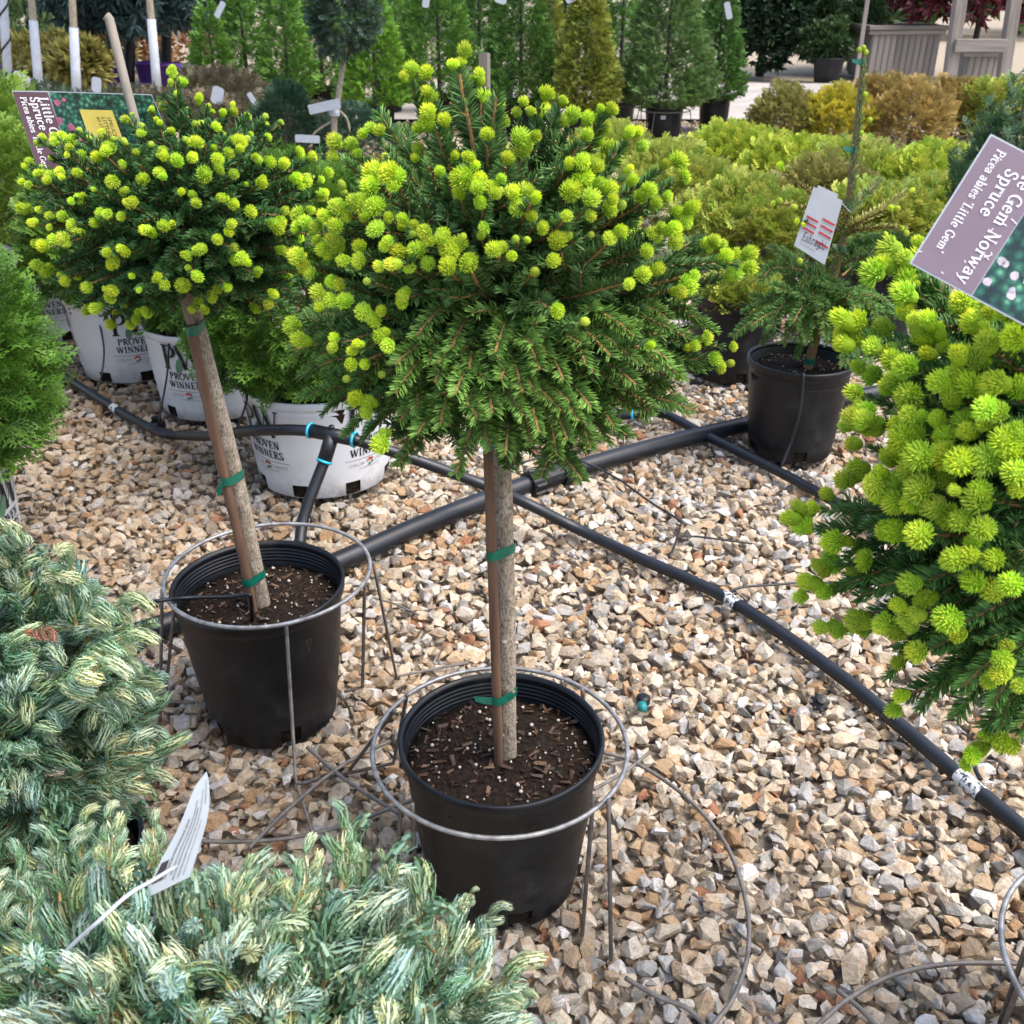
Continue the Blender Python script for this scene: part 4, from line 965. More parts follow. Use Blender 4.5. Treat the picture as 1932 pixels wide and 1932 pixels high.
# drip tubes
def drip(pts, lb, r=.0036):
    return tag(obj('drip_tube', tube(smooth_path(np.array(pts), 26), r, 7), M_pipe, smooth=True), lb, 'drip tube', 'thin black drip tubes')
drip([AT(183, 565, 3.92), AT(186, 600, 3.9), AT(196, 655, 3.86), AT(193, 700, 3.8), G(182, 744, .02)], 'thin black drip tube hanging down the left side of the third white pot')
drip([AT(308, 600, 3.52), AT(318, 640, 3.5), AT(316, 700, 3.48), AT(308, 750, 3.45), G(299, 800, .03)], 'thin black drip tube hanging down the left side of the second white pot')
o = tag(obj('drip_emitter', cat([lathe([(.001, .0), (.026, .0), (.026, .02), (.018, .024), (.018, .04), (.001, .042)], 12)] + [box((.026 * math.cos(q), .026 * math.sin(q), .01), (.006, .006, .02), rotz(q)) for q in np.linspace(0, 2 * PI, 9)[:-1]]), M_black, loc=G(298, 806, 0)), 'ribbed black emitter on the gravel at the foot of the second white pot', 'emitter')
drip([AT(462, 735, 2.92), AT(466, 750, 2.88), AT(460, 775, 2.86), AT(448, 806, 2.84)], 'short black drip tube at the left side of the big white pot')
drip([AT(1512, 712, 3.10), AT(1516, 706, 3.08), AT(1513, 745, 3.07), AT(1506, 790, 3.06), AT(1492, 835, 3.06), G(1472, 884, .03)], 'thin drip tube hooked over the rim of the thin spruce pot and down its front', .0045)
drip([G(1372, 1118, .03), G(1400, 1108, .03), G(1450, 1104, .03), G(1535, 1099, .03), G(1640, 1104, .04)], 'thin black drip tube running from the chalk-marked pipe to the right spruce')
drip([G(975, 876, .06), G(1030, 862, .07), G(1090, 868, .06), G(1160, 900, .03), G(1225, 946, .03), G(1282, 982, .035), G(1284, 990, .035), G(1276, 1018, .03), G(1264, 1052, .03)], 'thin black drip tube with an elbow, from the pipe coupling down to the lower pipe')
drip([G(1296, 1018, .015), G(1306, 1012, .02), G(1345, 1016, .02), G(1420, 1026, .015)], 'short loose black drip tube lying on the gravel', .003)
drip([G(238, 1158, .06), AT(280, 1138, 1.72), AT(350, 1128, 1.75), AT(430, 1126, 1.76), AT(466, 1122, 1.76), AT(473, 1128, 1.76), AT(476, 1170, 1.77)], 'black drip tube reaching over the left pot rim to a stake in its soil', .0042)
drip([G(1838, 1440, .03), G(1842, 1455, .03), G(1850, 1470, .03)], 'short black drip tube at the lower chalk-marked pipe joint', .005)
g = cat([lathe([(.001, 0), (.013, 0), (.013, .018), (.008, .022), (.008, .034), (.003, .04)], 12).xf(rotx(1.2) @ rotz(.4), (0, 0, .012))])
o = thing('drip_emitter', 'small teal and black emitter lying on the gravel right of the middle pot', 'emitter', G(1213, 1325, .012), 'loose emitters on the gravel')
obj('cap', lathe([(.001, 0), (.016, 0), (.016, .014), (.010, .018), (.001, .018)], 12), M_black, o, True)
obj('nozzle', lathe([(.001, 0), (.011, 0), (.011, .015), (.005, .02), (.001, .022)], 10).xf(rotx(1.9), (-.004, -.012, .006)), plain('teal_plastic', (.01, .16, .16), .4), o, True)
o = tag(obj('drip_emitter', cat([lathe([(.001, 0), (.018, 0), (.018, .014), (.011, .018), (.011, .028), (.001, .03)], 12).xf(rotx(.5))] + [box((.019 * math.cos(q), .019 * math.sin(q), .007), (.005, .005, .014), rotz(q)).xf(rotx(.5)) for q in np.linspace(0, 2 * PI, 9)[:-1]]), M_black, loc=G(1545, 1328, .012)), 'small ribbed black emitter lying on the gravel near the diagonal pipe', 'emitter', 'loose emitters on the gravel')

# ---------------------------------------------------------------- wire stands and loose wire
def wire_stand(lb, cx, cy, z, r, legs, tilt=(0, 0)):
    o = thing('wire_stand', lb, 'wire stand', (cx, cy, 0), 'round wire pot stands')
    an = np.linspace(0, 2 * PI, 65); Z = z + tilt[0] * np.cos(an) + tilt[1] * np.sin(an)
    obj('ring', tube(np.stack([r * np.cos(an), r * np.sin(an), Z], 1), .0042, 8, cap=False), M_wire, o, True)
    c0 = np.array([cx, cy, 0])
    for lg in legs:
        obj('leg', tube(np.array(lg) - c0, .0038, 7), M_rust, o, True)
    return o
def up(p, z): return np.array([p[0], p[1], z])
def leg2(px, py, gx, gy, y_off=0, z=.27, foot=None, D=None):    # leg from a point on the ring to a point on the ground
    top = G(px, py, z); b = G(gx, gy, .006); pts = [top, top * .9 + b * .1, b]
    if foot: pts.append(G(foot[0], foot[1], .008))
    return pts
wire_stand('round wire stand encircling the black pot of the middle spruce', -.021, 1.403, .262, .222, [
 leg2(757, 1500, 746, 1690), leg2(778, 1516, 786, 1700), leg2(1120, 1500, 1098, 1766), leg2(1148, 1508, 1153, 1812),
 leg2(768, 1310, 742, 1440, foot=(560, 1480)), leg2(745, 1340, 660, 1452), leg2(1098, 1300, 1115, 1440, foot=(1190, 1430)), leg2(1060, 1285, 1080, 1400)])
wire_stand('round wire stand encircling the black pot of the left spruce', -.512, 1.853, .345, .212, [
 leg2(306, 1112, 302, 1362, z=.34), leg2(330, 1140, 311, 1322, z=.34, foot=(368, 1326)), leg2(540, 1176, 558, 1470, z=.34, foot=(592, 1580)),
 leg2(688, 1100, 684, 1296, z=.34, foot=(650, 1305)), leg2(704, 1060, 748, 1276, z=.34, foot=(884, 1250))])
wire_stand('round wire stand cut off by the lower right corner', .893, .915, .27, .226, [
 leg2(1935, 1790, 1886, 1932, z=.27), leg2(1926, 1850, 1870, 2000, z=.27), leg2(1990, 1760, 2010, 1930, z=.27)])
def wire(pts, lb, r=.0042):
    tag(obj('loose_wire', tube(smooth_path(np.array([G(x, y, .018) for x, y in pts]), 40), r, 7), M_rust, smooth=True), lb, 'wire', 'loose wires on the gravel')
wire([(1128, 1416), (1200, 1440), (1290, 1500), (1365, 1585), (1405, 1690), (1412, 1790), (1385, 1880), (1340, 1940)], 'large curved loose wire on the gravel right of the middle pot')
wire([(1180, 1845), (1240, 1880), (1300, 1905), (1350, 1960)], 'short loose wire on the gravel below the middle pot')
wire([(1536, 1940), (1600, 1885), (1690, 1838), (1800, 1818), (1940, 1818)], 'long curved loose wire on the gravel in the bottom right')
wire([(1580, 1868), (1625, 1905), (1660, 1945)], 'straight short wire crossing the long curved one in the bottom right')
wire([(378, 1587), (450, 1588), (540, 1582), (640, 1560), (750, 1520), (850, 1480)], 'loose wire lying across the gravel left of the middle pot')
wire([(470, 1600), (540, 1530), (640, 1448), (735, 1398)], 'loose wire slanting up to the middle pot from the foreground bush')
wire([(580, 1410), (650, 1470), (760, 1540)], 'short loose wire crossing the others left of the middle pot')
wire([(1120, 1490), (1180, 1455), (1225, 1420)], 'short bent wire at the right side of the middle pot', .0036)
wire([(705, 1128), (745, 1140), (790, 1160)], 'short thin wire on the gravel right of the left pot', .003)
rg = np.random.default_rng(77)
# ---------------------------------------------------------------- spruces on stems
def needle_set(base, dirs, length, width, c0, c1, rng):      # slim three-sided needles
    n = len(base); dirs = unit(dirs); length = np.broadcast_to(length, (n,))
    ref = unit(rng.normal(size=(n, 3))); a = unit(np.cross(dirs, ref)); b = np.cross(dirs, a)
    an = np.array([0, 2 * PI / 3, 4 * PI / 3])
    off = (a[:, None] * np.cos(an)[None, :, None] + b[:, None] * np.sin(an)[None, :, None]) * width / 2
    V = np.concatenate([base[:, None] + off * .8, base[:, None] + dirs[:, None] * (length * .72)[:, None, None] + off, (base + dirs * length[:, None])[:, None]], 1)
    f = np.array([(0, 1, 4), (0, 4, 3), (1, 2, 5), (1, 5, 4), (2, 0, 3), (2, 3, 5), (3, 4, 6), (4, 5, 6), (5, 3, 6)])
    F = (f[None] + (np.arange(n) * 7)[:, None, None]).reshape(-1, 3)
    c0 = np.broadcast_to(np.asarray(c0, float), (n, 3)); c1 = np.broadcast_to(np.asarray(c1, float), (n, 3))
    C = np.stack([c0, c0, c0, c1, c1, c1, c1], 1).reshape(-1, 3)
    return Geo(V.reshape(-1, 3), F, C)
def needles_on(path, rng, per_m, nl, nw, c0, c1, spread=2.3, fwd=.62, taper=True, s0=0.0):
    L = np.linalg.norm(np.diff(path, axis=0), axis=1).sum(); n = int(L * per_m)
    s = np.sort(rng.uniform(s0, 1, n)); u = s * (len(path) - 1); i = np.minimum(u.astype(int), len(path) - 2); f = (u - i)[:, None]
    p = path[i] * (1 - f) + path[i + 1] * f; t = unit(path[i + 1] - path[i])
    up_ = np.tile([0, 0, 1.0], (n, 1)); side = unit(np.cross(up_, t) + 1e-6); upv = np.cross(t, side)
    psi = np.where(rng.random(n) < .5, 1, -1) * np.abs(rng.normal(1.32, .42, n)).clip(0, spread)
    rad = upv * np.cos(psi)[:, None] + side * np.sin(psi)[:, None]
    fw = fwd + .5 * (s ** 6)
    d = t * fw[:, None] + rad + rng.normal(0, .09, (n, 3))
    ln = nl * rng.uniform(.75, 1.12, n) * (1 - .35 * s ** 8)
    m = rng.uniform(.7, 1.35, (n, 1))
    return needle_set(p, d, ln, nw, np.asarray(c0) * m, np.asarray(c1) * m, rng)
def spruce_branch(L, bow, seed, per_m=1900, nl=.0205, nw=.0020, lat=True, c0=(.052, .118, .036), c1=(.115, .225, .062), tw=.0024, buds=True):
    rng = np.random.default_rng(seed); s = np.linspace(0, 1, 12)
    wob = rng.normal(0, .012) * L
    path = np.stack([s * L, wob * np.sin(s * 5), bow * L * 4 * s * (1 - s)], 1)
    gs = [tube(path, np.linspace(tw * 1.25, tw * .8, 12), 5, (1, 1, 1), m=0), needles_on(path, rng, per_m, nl, nw, c0, c1, s0=.08).mat(1)]
    if lat:
        k = max(1, int(L / .068))
        for i in range(k):
            f = .22 + .6 * (i + rng.uniform(0, .6)) / k; j = int(f * 11); p = path[j]; sg = 1 if i % 2 else -1
            l = L * rng.uniform(.26, .42) * (1.15 - f * .6); a = sg * rng.uniform(.55, .95)
            q = np.linspace(0, 1, 7)
            lp = p + np.stack([q * l * math.cos(a), q * l * math.sin(a), bow * l * 1.4 * q * (1.2 - q * 1.6) + rng.uniform(-.12, .22) * q * l], 1)
            gs += [tube(lp, np.linspace(tw * .8, tw * .6, 7), 4, (1, 1, 1), m=0), needles_on(lp, rng, per_m, nl * .92, nw, c0, c1).mat(1)]
    return cat(gs)
def bud_tuft(seed, n=150, yellow=0.0, cone=1.75, bud=False):       # one tuft of new needles, base at origin, about 1 long
    rng = np.random.default_rng(seed)
    i = np.arange(n) + .5; th = np.arccos(1 - i / n * (1 - math.cos(cone))); ph = i * 2.39996
    d = np.stack([np.cos(th), np.sin(th) * np.cos(ph), np.sin(th) * np.sin(ph)], 1) + rng.normal(0, .05, (n, 3)); d = unit(d)
    tot = (1.22 - .34 * (th / cone) ** 2) * rng.uniform(.9, 1.05, n); base = d * .2; base[:, 0] += .06; ln = tot - .2
    if bud: tot = tot * .85; ln = tot - .2
    ctr = np.clip(1 - th / 1.3, 0, 1)[:, None]
    c0 = np.array([.27, .48, .035]) * (1 - ctr) + np.array([.54, .70, .03]) * ctr
    c1 = np.array([.53, .75, .085]) * (1 - ctr) + np.array([.82, .90, .10]) * ctr
    g = needle_set(base, unit(d + rng.normal(0, .05, (n, 3))), ln, .115, c0, c1, rng).mat(1)
    core = ico(2, (.36, .56, .035)).xf(S=.78 if bud else .56); core.V = core.V * ([1.0, .95, .95] if bud else [1.15, .95, .95]) + [.22 if bud else .36, 0, 0]
    if bud: core.C[:] = (.42, .55, .06)
    core.mat(1); core.mat(1)
    sc = []
    for k in range(7):
        a = k * 2 * PI / 7; e = np.array([0, math.cos(a), math.sin(a)])
        sc.append(strip((-.12, 0, 0) + e * .1, np.array([.18, 0, 0]) + e * .36, .3, unit(np.array([-.5, e[1], e[2]])), (.9, .75, .55), (1.5, 1.05, .75)))
    return cat([g, core, cat(sc).mat(0)])
def closed_bud(seed):
    rng = np.random.default_rng(seed); g = ico(2); v = g.V
    g.V = v * [1.0, .8, .8] * (1 + .07 * np.sin(v[:, 1:2] * 14) * np.cos(v[:, 2:3] * 13)) + [.7, 0, 0]
    f = np.clip((g.V[:, 0:1] - .2) / 1.2, 0, 1); g.C = np.array([.55, .36, .14]) * (1 - f) ** 2 + np.array([.46, .56, .07]) * (1 - (1 - f) ** 2)
    sc = []
    for k in range(6):
        a = k * PI / 3 + .3; e = np.array([0, math.cos(a), math.sin(a)])
        sc.append(strip((0, 0, 0) + e * .25, np.array([.75, 0, 0]) + e * .8, .6, unit(np.array([-.3, e[1], e[2]])), (1.2, .9, .6), (1.9, 1.4, .9)))
    return cat([g.mat(1), cat(sc).mat(0)])
SPM = [M_twig, M_needle]; NEWM = [M_twig, M_new]
BR_L = (.10, .15, .21, .28)
BR_B = (-.13, -.05, .06, .16)
BRANCH = {(i, j, k): mesh('spruce_branch', spruce_branch(BR_L[i], BR_B[j], 500 + i * 20 + j * 4 + k), SPM) for i in range(4) for j in range(4) for k in range(2)}
TUFT = [mesh('new_shoot', bud_tuft(600 + k, 140, cone=(1.2, 1.45, 1.6, 1.35, 1.05, .8, 1.3, .95)[k]), NEWM) for k in range(8)]
BUD = [mesh('bud', bud_tuft(620 + k, 80, cone=1.75, bud=True), NEWM) for k in range(2)]
def place_branch(parent, root, base, tip, bow, rng, tint=(1, 1, 1)):
    d = tip - base; L = np.linalg.norm(d)
    i = int(np.argmin([abs(math.log(L / q)) for q in BR_L])); j = int(np.argmin([abs(bow - q) for q in BR_B]))
    M = np.eye(4); M[:3, :3] = frames([d], np.array([rng.normal(0, .35)]))[0] * (L / BR_L[i]); M[:3, 3] = base - root
    o = link('branch', BRANCH[i, j, int(rng.integers(2))], parent, M); o.color = (*tint, 1)
    return o, M
def place_tuft(branch, BM, root, p, d, r, rng, bud=False):
    M = np.eye(4); M[:3, :3] = frames([d], np.array([rng.uniform(0, 6)]))[0] @ np.diag([r * rng.uniform(.8, 1.35), r * rng.uniform(.85, 1.1), r * rng.uniform(.85, 1.1)]); M[:3, 3] = p - root
    o = link('bud' if bud else 'new_shoot', BUD[int(rng.integers(2))] if bud else TUFT[int(rng.integers(8))], branch, np.linalg.inv(BM) @ M)
    f = rng.uniform(.86, 1.12); o.color = (f * rng.uniform(.95, 1.12), f, f * rng.uniform(.8, 1.3), 1)
    return o

class Crown:
    def __init__(s, root, obj_, axis0, axis1, seed, tr=.0145, tint=(1, 1, 1)):
        s.root = np.asarray(root, float); s.o = obj_; s.a0 = np.asarray(axis0, float); s.a1 = np.asarray(axis1, float); s.rng = np.random.default_rng(seed); s.tr = tr; s.tint = np.asarray(tint); s.nb = 0; s.nt = 0
    def base(s, tip, frac=None):
        h = np.clip((tip[2] - s.a0[2]) / (s.a1[2] - s.a0[2]), 0, 1)
        ax = s.a0 + (s.a1 - s.a0) * np.clip(h * .55 + .08, .05, .8)
        f = s.rng.uniform(.12, .45) if frac is None else frac
        return ax + (tip - ax) * f, ax
    def add(s, tip, tufts, bow=None, frac=None, tint=None, br=1):
        b, ax = s.base(tip, frac); el = (tip[2] - ax[2]) / (np.linalg.norm(tip - ax) + 1e-6)
        if bow is None: bow = np.interp(el, [-.7, -.1, .4, .9], [.17, .09, -.06, -.04]) + s.rng.normal(0, .03)
        t = s.tint * s.rng.uniform(.8, 1.2) if tint is None else tint
        o, M = place_branch(s.o, s.root, b, tip, bow, s.rng, t); s.nb += 1
        ax_d = unit(tip - b)
        for p, r, bud in tufts:
            d = unit(unit(p - ax + 1e-6) * .6 + ax_d * .5 + s.rng.normal(0, .28, 3) + [0, -.12, .28]) if np.linalg.norm(p - tip) > 1e-4 else ax_d
            place_tuft(o, M, s.root, p, d, r, s.rng, bud); s.nt += 1
    def cluster(s, tip, n, r, **k):
        b, ax = s.base(tip, k.get('frac')); d = unit(tip - b); tf = [(tip, r, False)]
        for i in range(n - 1):
            q = s.rng.normal(size=3); q = unit(q - d * (q @ d)); back = s.rng.uniform(.1, 1.6) * r
            tf.append((tip - d * back + q * r * s.rng.uniform(.55, .9), r * s.rng.uniform(.6, .95), s.rng.random() < .12))
        s.add(tip, tf, **k)

def ell_hit(px, py, c, rad):        # nearest point of a sight line on a crown ellipsoid
    d = ray(px, py); rad = np.asarray(rad); o = (CAMP - c) / rad; v = d / rad
    A = v @ v; B = o @ v; C = o @ o - 1; disc = B * B - A * C
    t = (-B - math.sqrt(disc)) / A if disc > 0 else -B / A
    return CAMP + d * t
def group_tufts(pts, maxd):
    pts = [tuple(p) for p in pts]; out = []
    for p in pts:
        for g in out:
            if len(g) < 6 and np.hypot(*(np.mean(g, 0) - p)) < maxd: g.append(p); break
        else: out.append([p])
    return out
def spruce_pot(o, r1, r0, h, soil, seed, phase=0, singles=0, chips=260):
    pot = make_pot(o, r1, r0, h, [M_black], soil, 80, 5, 4, phase)
    return make_soil(o, r1, r0, h, soil, np.random.default_rng(seed), chips, singles, 90)
def tape(o, c1, r1, c2, r2, z, tail=0, wdt=.016):          # band drawn tight round trunk and stake
    an = np.linspace(0, 2 * PI, 28)[:-1]
    P = np.concatenate([np.asarray(c1)[:2] + (r1 + .0012) * np.stack([np.cos(an), np.sin(an)], 1), np.asarray(c2)[:2] + (r2 + .0012) * np.stack([np.cos(an), np.sin(an)], 1)])
    pts = sorted(map(tuple, P)); hull = []
    for seq in (pts, pts[::-1]):
        h = []
        for p in seq:
            while len(h) > 1 and (h[-1][0] - h[-2][0]) * (p[1] - h[-2][1]) - (h[-1][1] - h[-2][1]) * (p[0] - h[-2][0]) <= 0: h.pop()
            h.append(p)
        hull += h[:-1]
    H = np.array(hull); n = len(H); rg = np.random.default_rng(int(abs(z) * 1e4))
    V = []; F = []
    ph = rg.uniform(0, 6)
    for e in (-.5, -.17, .17, .5):
        k = 1 + (.012 if abs(e) < .3 else 0)
        ctr = H.mean(0)
        V.append(np.concatenate([ctr + (H - ctr) * k, (z + e * wdt + .0012 * np.sin(np.arange(n) * .8 + ph + e))[:, None]], 1))
    for r in range(3):
        for j in range(n): p = r * n + j; q = r * n + (j + 1) % n; F += [(p, q, q + n), (p, q + n, p + n)]
    g = Geo(np.concatenate(V), F)
    if tail:
        i = int(np.argmin(H[:, 0] + H[:, 1] * .6)); a = np.array([H[i][0], H[i][1] - .002, z])
        if tail == 1: tl = np.array([(0, 0, -wdt / 2), (0, 0, wdt / 2), (-.014, -.003, -.003), (-.014, 0, .009), (-.027, -.002, .001), (-.030, 0, .010)])
        else: tl = np.array([(0, 0, -wdt / 2), (.006, 0, wdt / 2), (-.006, -.005, -.016), (.006, -.004, -.010), (-.004, -.006, -.028), (.004, -.004, -.022)])
        g = cat([g, Geo(tl + a, [(0, 1, 2), (1, 3, 2), (2, 3, 4), (3, 5, 4)])])
    obj('green_tape', g, M_tape, o, True)
def at_z(path, z):
    path = np.asarray(path); return np.array([np.interp(z, path[:, 2], path[:, 0]), np.interp(z, path[:, 2], path[:, 1])])

# --- middle spruce
root = np.array([-.018, 1.372, -.012])
mid = thing('potted_spruce', 'round-headed green spruce on a straight stem in the black pot, centre of the picture', 'potted tree', root, 'spruces grafted on stems')
spruce_pot(mid, .176, .134, .322, .267, 701, 3, 150)
def L_(p): return np.asarray(p) - root
T0 = L_(AT(957, 1442, 1.372)); T1 = L_(AT(946, 840, 1.374)); T2 = L_(AT(940, 640, 1.385)); T3 = L_(AT(905, 300, 1.39))
path = smooth_path([T0 - [0, 0, .05], T0 + [0, 0, .02], (T0 + T1) / 2 + [.003, 0, 0], T1, T2, T3], 40)
zz = (path[:, 2] - path[0, 2]) / (path[-1, 2] - path[0, 2])
tg = tube(path, np.interp(zz, [0, .08, .12, .55, .7, 1], [.0185, .0165, .0152, .0143, .012, .005]), 18)
tg.V[:, :2] += (np.random.default_rng(3).normal(0, .0003, tg.V[:, :2].shape))
for kz, ka in ((.33, -2.2), (.42, -.9), (.52, -1.9), (.60, -1.2), (.69, -2.4), (.76, -.6)):       # pruning knots
    kp = np.array([*np.array([np.interp(kz, path[:, 2], path[:, 0]), np.interp(kz, path[:, 2], path[:, 1])]), kz]) + .0135 * np.array([math.cos(ka), math.sin(ka), 0]); kg = ico(2).xf(S=.0052); kg.V = kg.V * [1, 1, .8] + kp; tg = cat([tg, kg])
obj('trunk', tg, M_bark, mid, True)
S0 = L_(AT(942, 1452, 1.348)); S1 = L_(AT(921, 850, 1.348)); S2 = L_(AT(914, 100, 1.41))
sp = np.array([S0 - [0, 0, .04], S0 * .75 + S1 * .25, S0 * .45 + S1 * .55, S1, S2])
spath = smooth_path(sp[:4], 24); kn = np.full(24, .0078); kn[[5, 9, 14, 19]] = .0088
obj('stake', tube(spath, kn, 10), M_bamboo, mid, True)
obj('stake_top', box((0, 0, 0), (.013, .011, np.linalg.norm(S2 - S1)), frames([unit(S2 - S1)])[0] @ roty(PI / 2)).xf(T=(S1 + S2) / 2), M_oldwood, mid)
for k, py in enumerate((1035, 1306, 824)):
    z = L_(AT(947, py, 1.365))[2]; tape(mid, at_z(path, z), (.0152, .0155, .0146)[k], at_z(spath, z), .0078, z, (0, 1, 0)[k])
cr_c = np.array([-.018, 1.385, 1.045]); cr_r = np.array([.305, .30, .33])
C = Crown(root, mid, AT(944, 780, 1.375), AT(905, 250, 1.39), 711)
tl = """735,5,1 720,40,.8 690,50,.85 525,75,1 590,85,.9 500,100,.7 715,110,.6 760,105,.6 805,105,.9 590,160,.8 575,190,.7 620,175,.7 815,185,1 855,215,1 780,240,.7 965,195,.7 940,240,.6 995,235,.8 1055,170,1 1120,190,.8 1045,240,.9 600,245,1 595,285,1.1 660,275,.9 665,325,.9 560,300,.8 780,295,.9 890,285,.8 870,255,.7 830,325,.8 1160,262,1.2 1215,275,.9 1125,275,.8 1275,305,1 1215,330,.8 1300,380,1 1260,350,.7 1375,322,.9 1415,315,.9 1430,370,.7 950,345,1.2 965,395,.9 990,375,.8 905,420,1 240,360,1 290,365,.8 225,410,.8 320,400,.7 370,300,.9 405,310,.8 340,320,.7 385,480,1.4 450,480,1.3 470,495,1.1 370,530,1 455,528,.8 740,495,1.2 795,500,.9 790,540,.9 795,590,1 725,560,.9 845,530,.8 850,560,.7 975,550,1 930,560,.9 1015,580,.8 950,607,.9 1195,492,1.3 1225,580,1.2 1145,555,1.1 1260,525,1 1300,540,1 1300,620,.9 1315,580,.8 1200,425,.9 1255,450,.9 1270,420,.8 1150,445,.8 1580,430,1.1 1525,445,.8 1600,485,.9 1460,545,.8 1530,560,.8 1430,570,.7 1340,705,1 1310,730,.7 1620,620,1 1610,662,.9 1565,630,.8 1480,725,1 1540,700,1.1 1560,750,1 1455,780,.8 90,640,1 120,685,1 80,690,.8 160,685,.8 240,605,1 200,640,.8 235,690,.8 330,590,1 385,605,1.1 300,580,.8 385,695,.9 500,660,.8 485,690,.6 535,680,.6 590,705,1 650,715,.8 640,740,.8 600,730,.7 680,785,1.4 720,755,1.1 680,855,1.1 750,832,1.1 505,785,1.1 555,780,1 475,830,1 510,840,.8 590,830,.8 245,770,1.2 270,815,1 330,820,1 200,800,.8 405,838,.7 330,770,.8 90,810,1 110,850,.9 130,870,.8 890,770,.8 855,780,.8 930,795,.8 1100,755,1.3 1085,825,1 1435,880,.9 1485,860,1.1 1390,910,.6 1680,770,1 1720,750,1 1740,760,.8 1750,820,1.1 1800,800,1 1850,800,1 1855,850,.9 1790,880,1.2 1610,915,1.1 1565,940,.9 1640,880,.6 170,945,.9 215,900,.8 250,920,.8 268,992,1 335,1020,.9 205,975,.8 170,1000,.8 490,955,.8 510,945,.7 500,985,.8 390,1050,.9 415,1020,.7 75,1080,1.3 115,1140,1.1 410,1120,1.1 445,1145,.9 430,1100,.7 225,1125,.7 330,1150,.7 300,1180,.8 220,1170,.7 295,1230,.9 350,1228,.6 1100,1015,.8 1215,1060,.5 1465,1160,.6 1640,1150,.8 1685,1125,.9 1610,1165,.7 1795,1160,.7 1720,1210,.9 1745,1240,.9 1580,1280,.7 1790,1225,.5 410,1270,.5 330,1370,1.1 380,1385,1 310,1380,.8 410,1540,1.1 430,1510,.8 355,1415,.8 270,1285,.5 820,685,.6 800,720,.5 735,720,.4 940,730,.4 985,735,.4 1150,720,.5 1240,715,.4 1015,865,.5 530,710,.5 350,900,.4 160,740,.7 190,770,.8 280,640,.7 345,650,.6 420,760,.6 440,740,.6 1330,430,.7 1375,460,.6 1395,510,.7 1080,320,.7 1010,330,.7 650,405,.7 690,410,.6 750,410,.7 780,445,.6 560,385,.7 545,420,.6 640,470,.6 700,490,.6 440,650,.6 880,500,.6 880,540,.5 250,520,.5 260,545,.4 1000,650,.7 1040,690,.7 1140,640,.6 1230,640,.7 1360,600,.5 1490,600,.7 1510,680,.6"""
pts = []
for a in tl.split(): x, y, s = map(float, a.split(',')); pts.append((527.9 + x * .4736, 105.6 + y * .4736, s))
rngm = np.random.default_rng(31)
for g in group_tufts([(p[0], p[1]) for p in pts], 30):
    m = np.mean(g, 0)
    dep = rngm.uniform(.9, 1.02) if m[1] > 300 else rngm.uniform(.25, .9)
    tip = ell_hit(*m, cr_c, cr_r * dep)
    t_ = (tip - CAMP) @ np.array([0, math.cos(PITCH), -math.sin(PITCH)])
    tf = []
    for p in g:
        s = [q[2] for q in pts if (q[0], q[1]) == p][0]
        tf.append((DP(p[0], p[1], t_ + rngm.normal(0, .008)) , .0142 * s, s <= .5))
    ctr = np.mean([q[0] for q in tf], 0); ax = C.base(ctr, 0)[1]
    C.add(ctr - unit(ctr - ax) * .012, tf, frac=rngm.uniform(.3, .55) if m[1] < 330 else None)
dr = "630,1225 655,1475 540,1480 800,1440 850,1425 1020,1320 1050,1500 1160,1530 1310,1540 1255,1265 1225,1235 1490,1250 1480,1420 1390,1520 1600,1290 450,1340 480,1460 900,1590 1190,1660 755,1540 1225,1560 1330,1195 1740,1100 620,1300 700,1350 960,1440 1110,1420 1240,1400 1370,1400 1420,1310 1550,1200 1650,1250 560,1390 500,1550 1330,1480 840,1550 1090,1590 990,1540 760,1250 880,1290 1130,1290 1330,1300 1010,1150 870,1190 700,1170 560,1120 1200,1150 1400,1120 1560,1080 1690,1050 380,1230 460,1230 1020,1250 950,1340 780,1340 1180,1460 1430,1220 1270,1520"
for a in dr.split():
    x, y = map(float, a.split(',')); px, py = 527.9 + x * .4736, 105.6 + y * .4736
    tip = ell_hit(px, py, cr_c - [0, 0, .01], cr_r * [1, 1, .98] * rngm.uniform(.84, 1.0))
    C.add(tip, [], bow=rngm.uniform(.1, .2), frac=rngm.uniform(.05, .5), tint=np.array([1.5, 1.4, 1.0]) * rngm.uniform(.85, 1.25))
for k in range(70):
    a = C.rng.uniform(0, 2 * PI); z = C.rng.uniform(-.45, .08); d = np.array([math.cos(a) * math.sqrt(1 - z * z), math.sin(a) * math.sqrt(1 - z * z), z])
    C.add(cr_c + d * cr_r * C.rng.uniform(.82, 1.0), [], bow=C.rng.uniform(.06, .17), frac=C.rng.uniform(.08, .4), tint=np.array([1.35, 1.3, 1.0]) * C.rng.uniform(.8, 1.25))
for k in range(120):
    d = on_dome(1, C.rng, -.8)[0]; tip = cr_c + d * cr_r * C.rng.uniform(.5, .93)
    if d[1] < .1 and C.rng.random() < .45: tip = cr_c + d * cr_r * C.rng.uniform(.45, .75)
    if d[2] > .1 and C.rng.random() < .5 and d[1] > -.2 and C.nt < 300: C.cluster(tip, int(C.rng.integers(1, 4)), .013)
    else: C.add(tip, [], tint=np.array([1.15, 1.15, 1]) * C.rng.uniform(.75, 1.3))

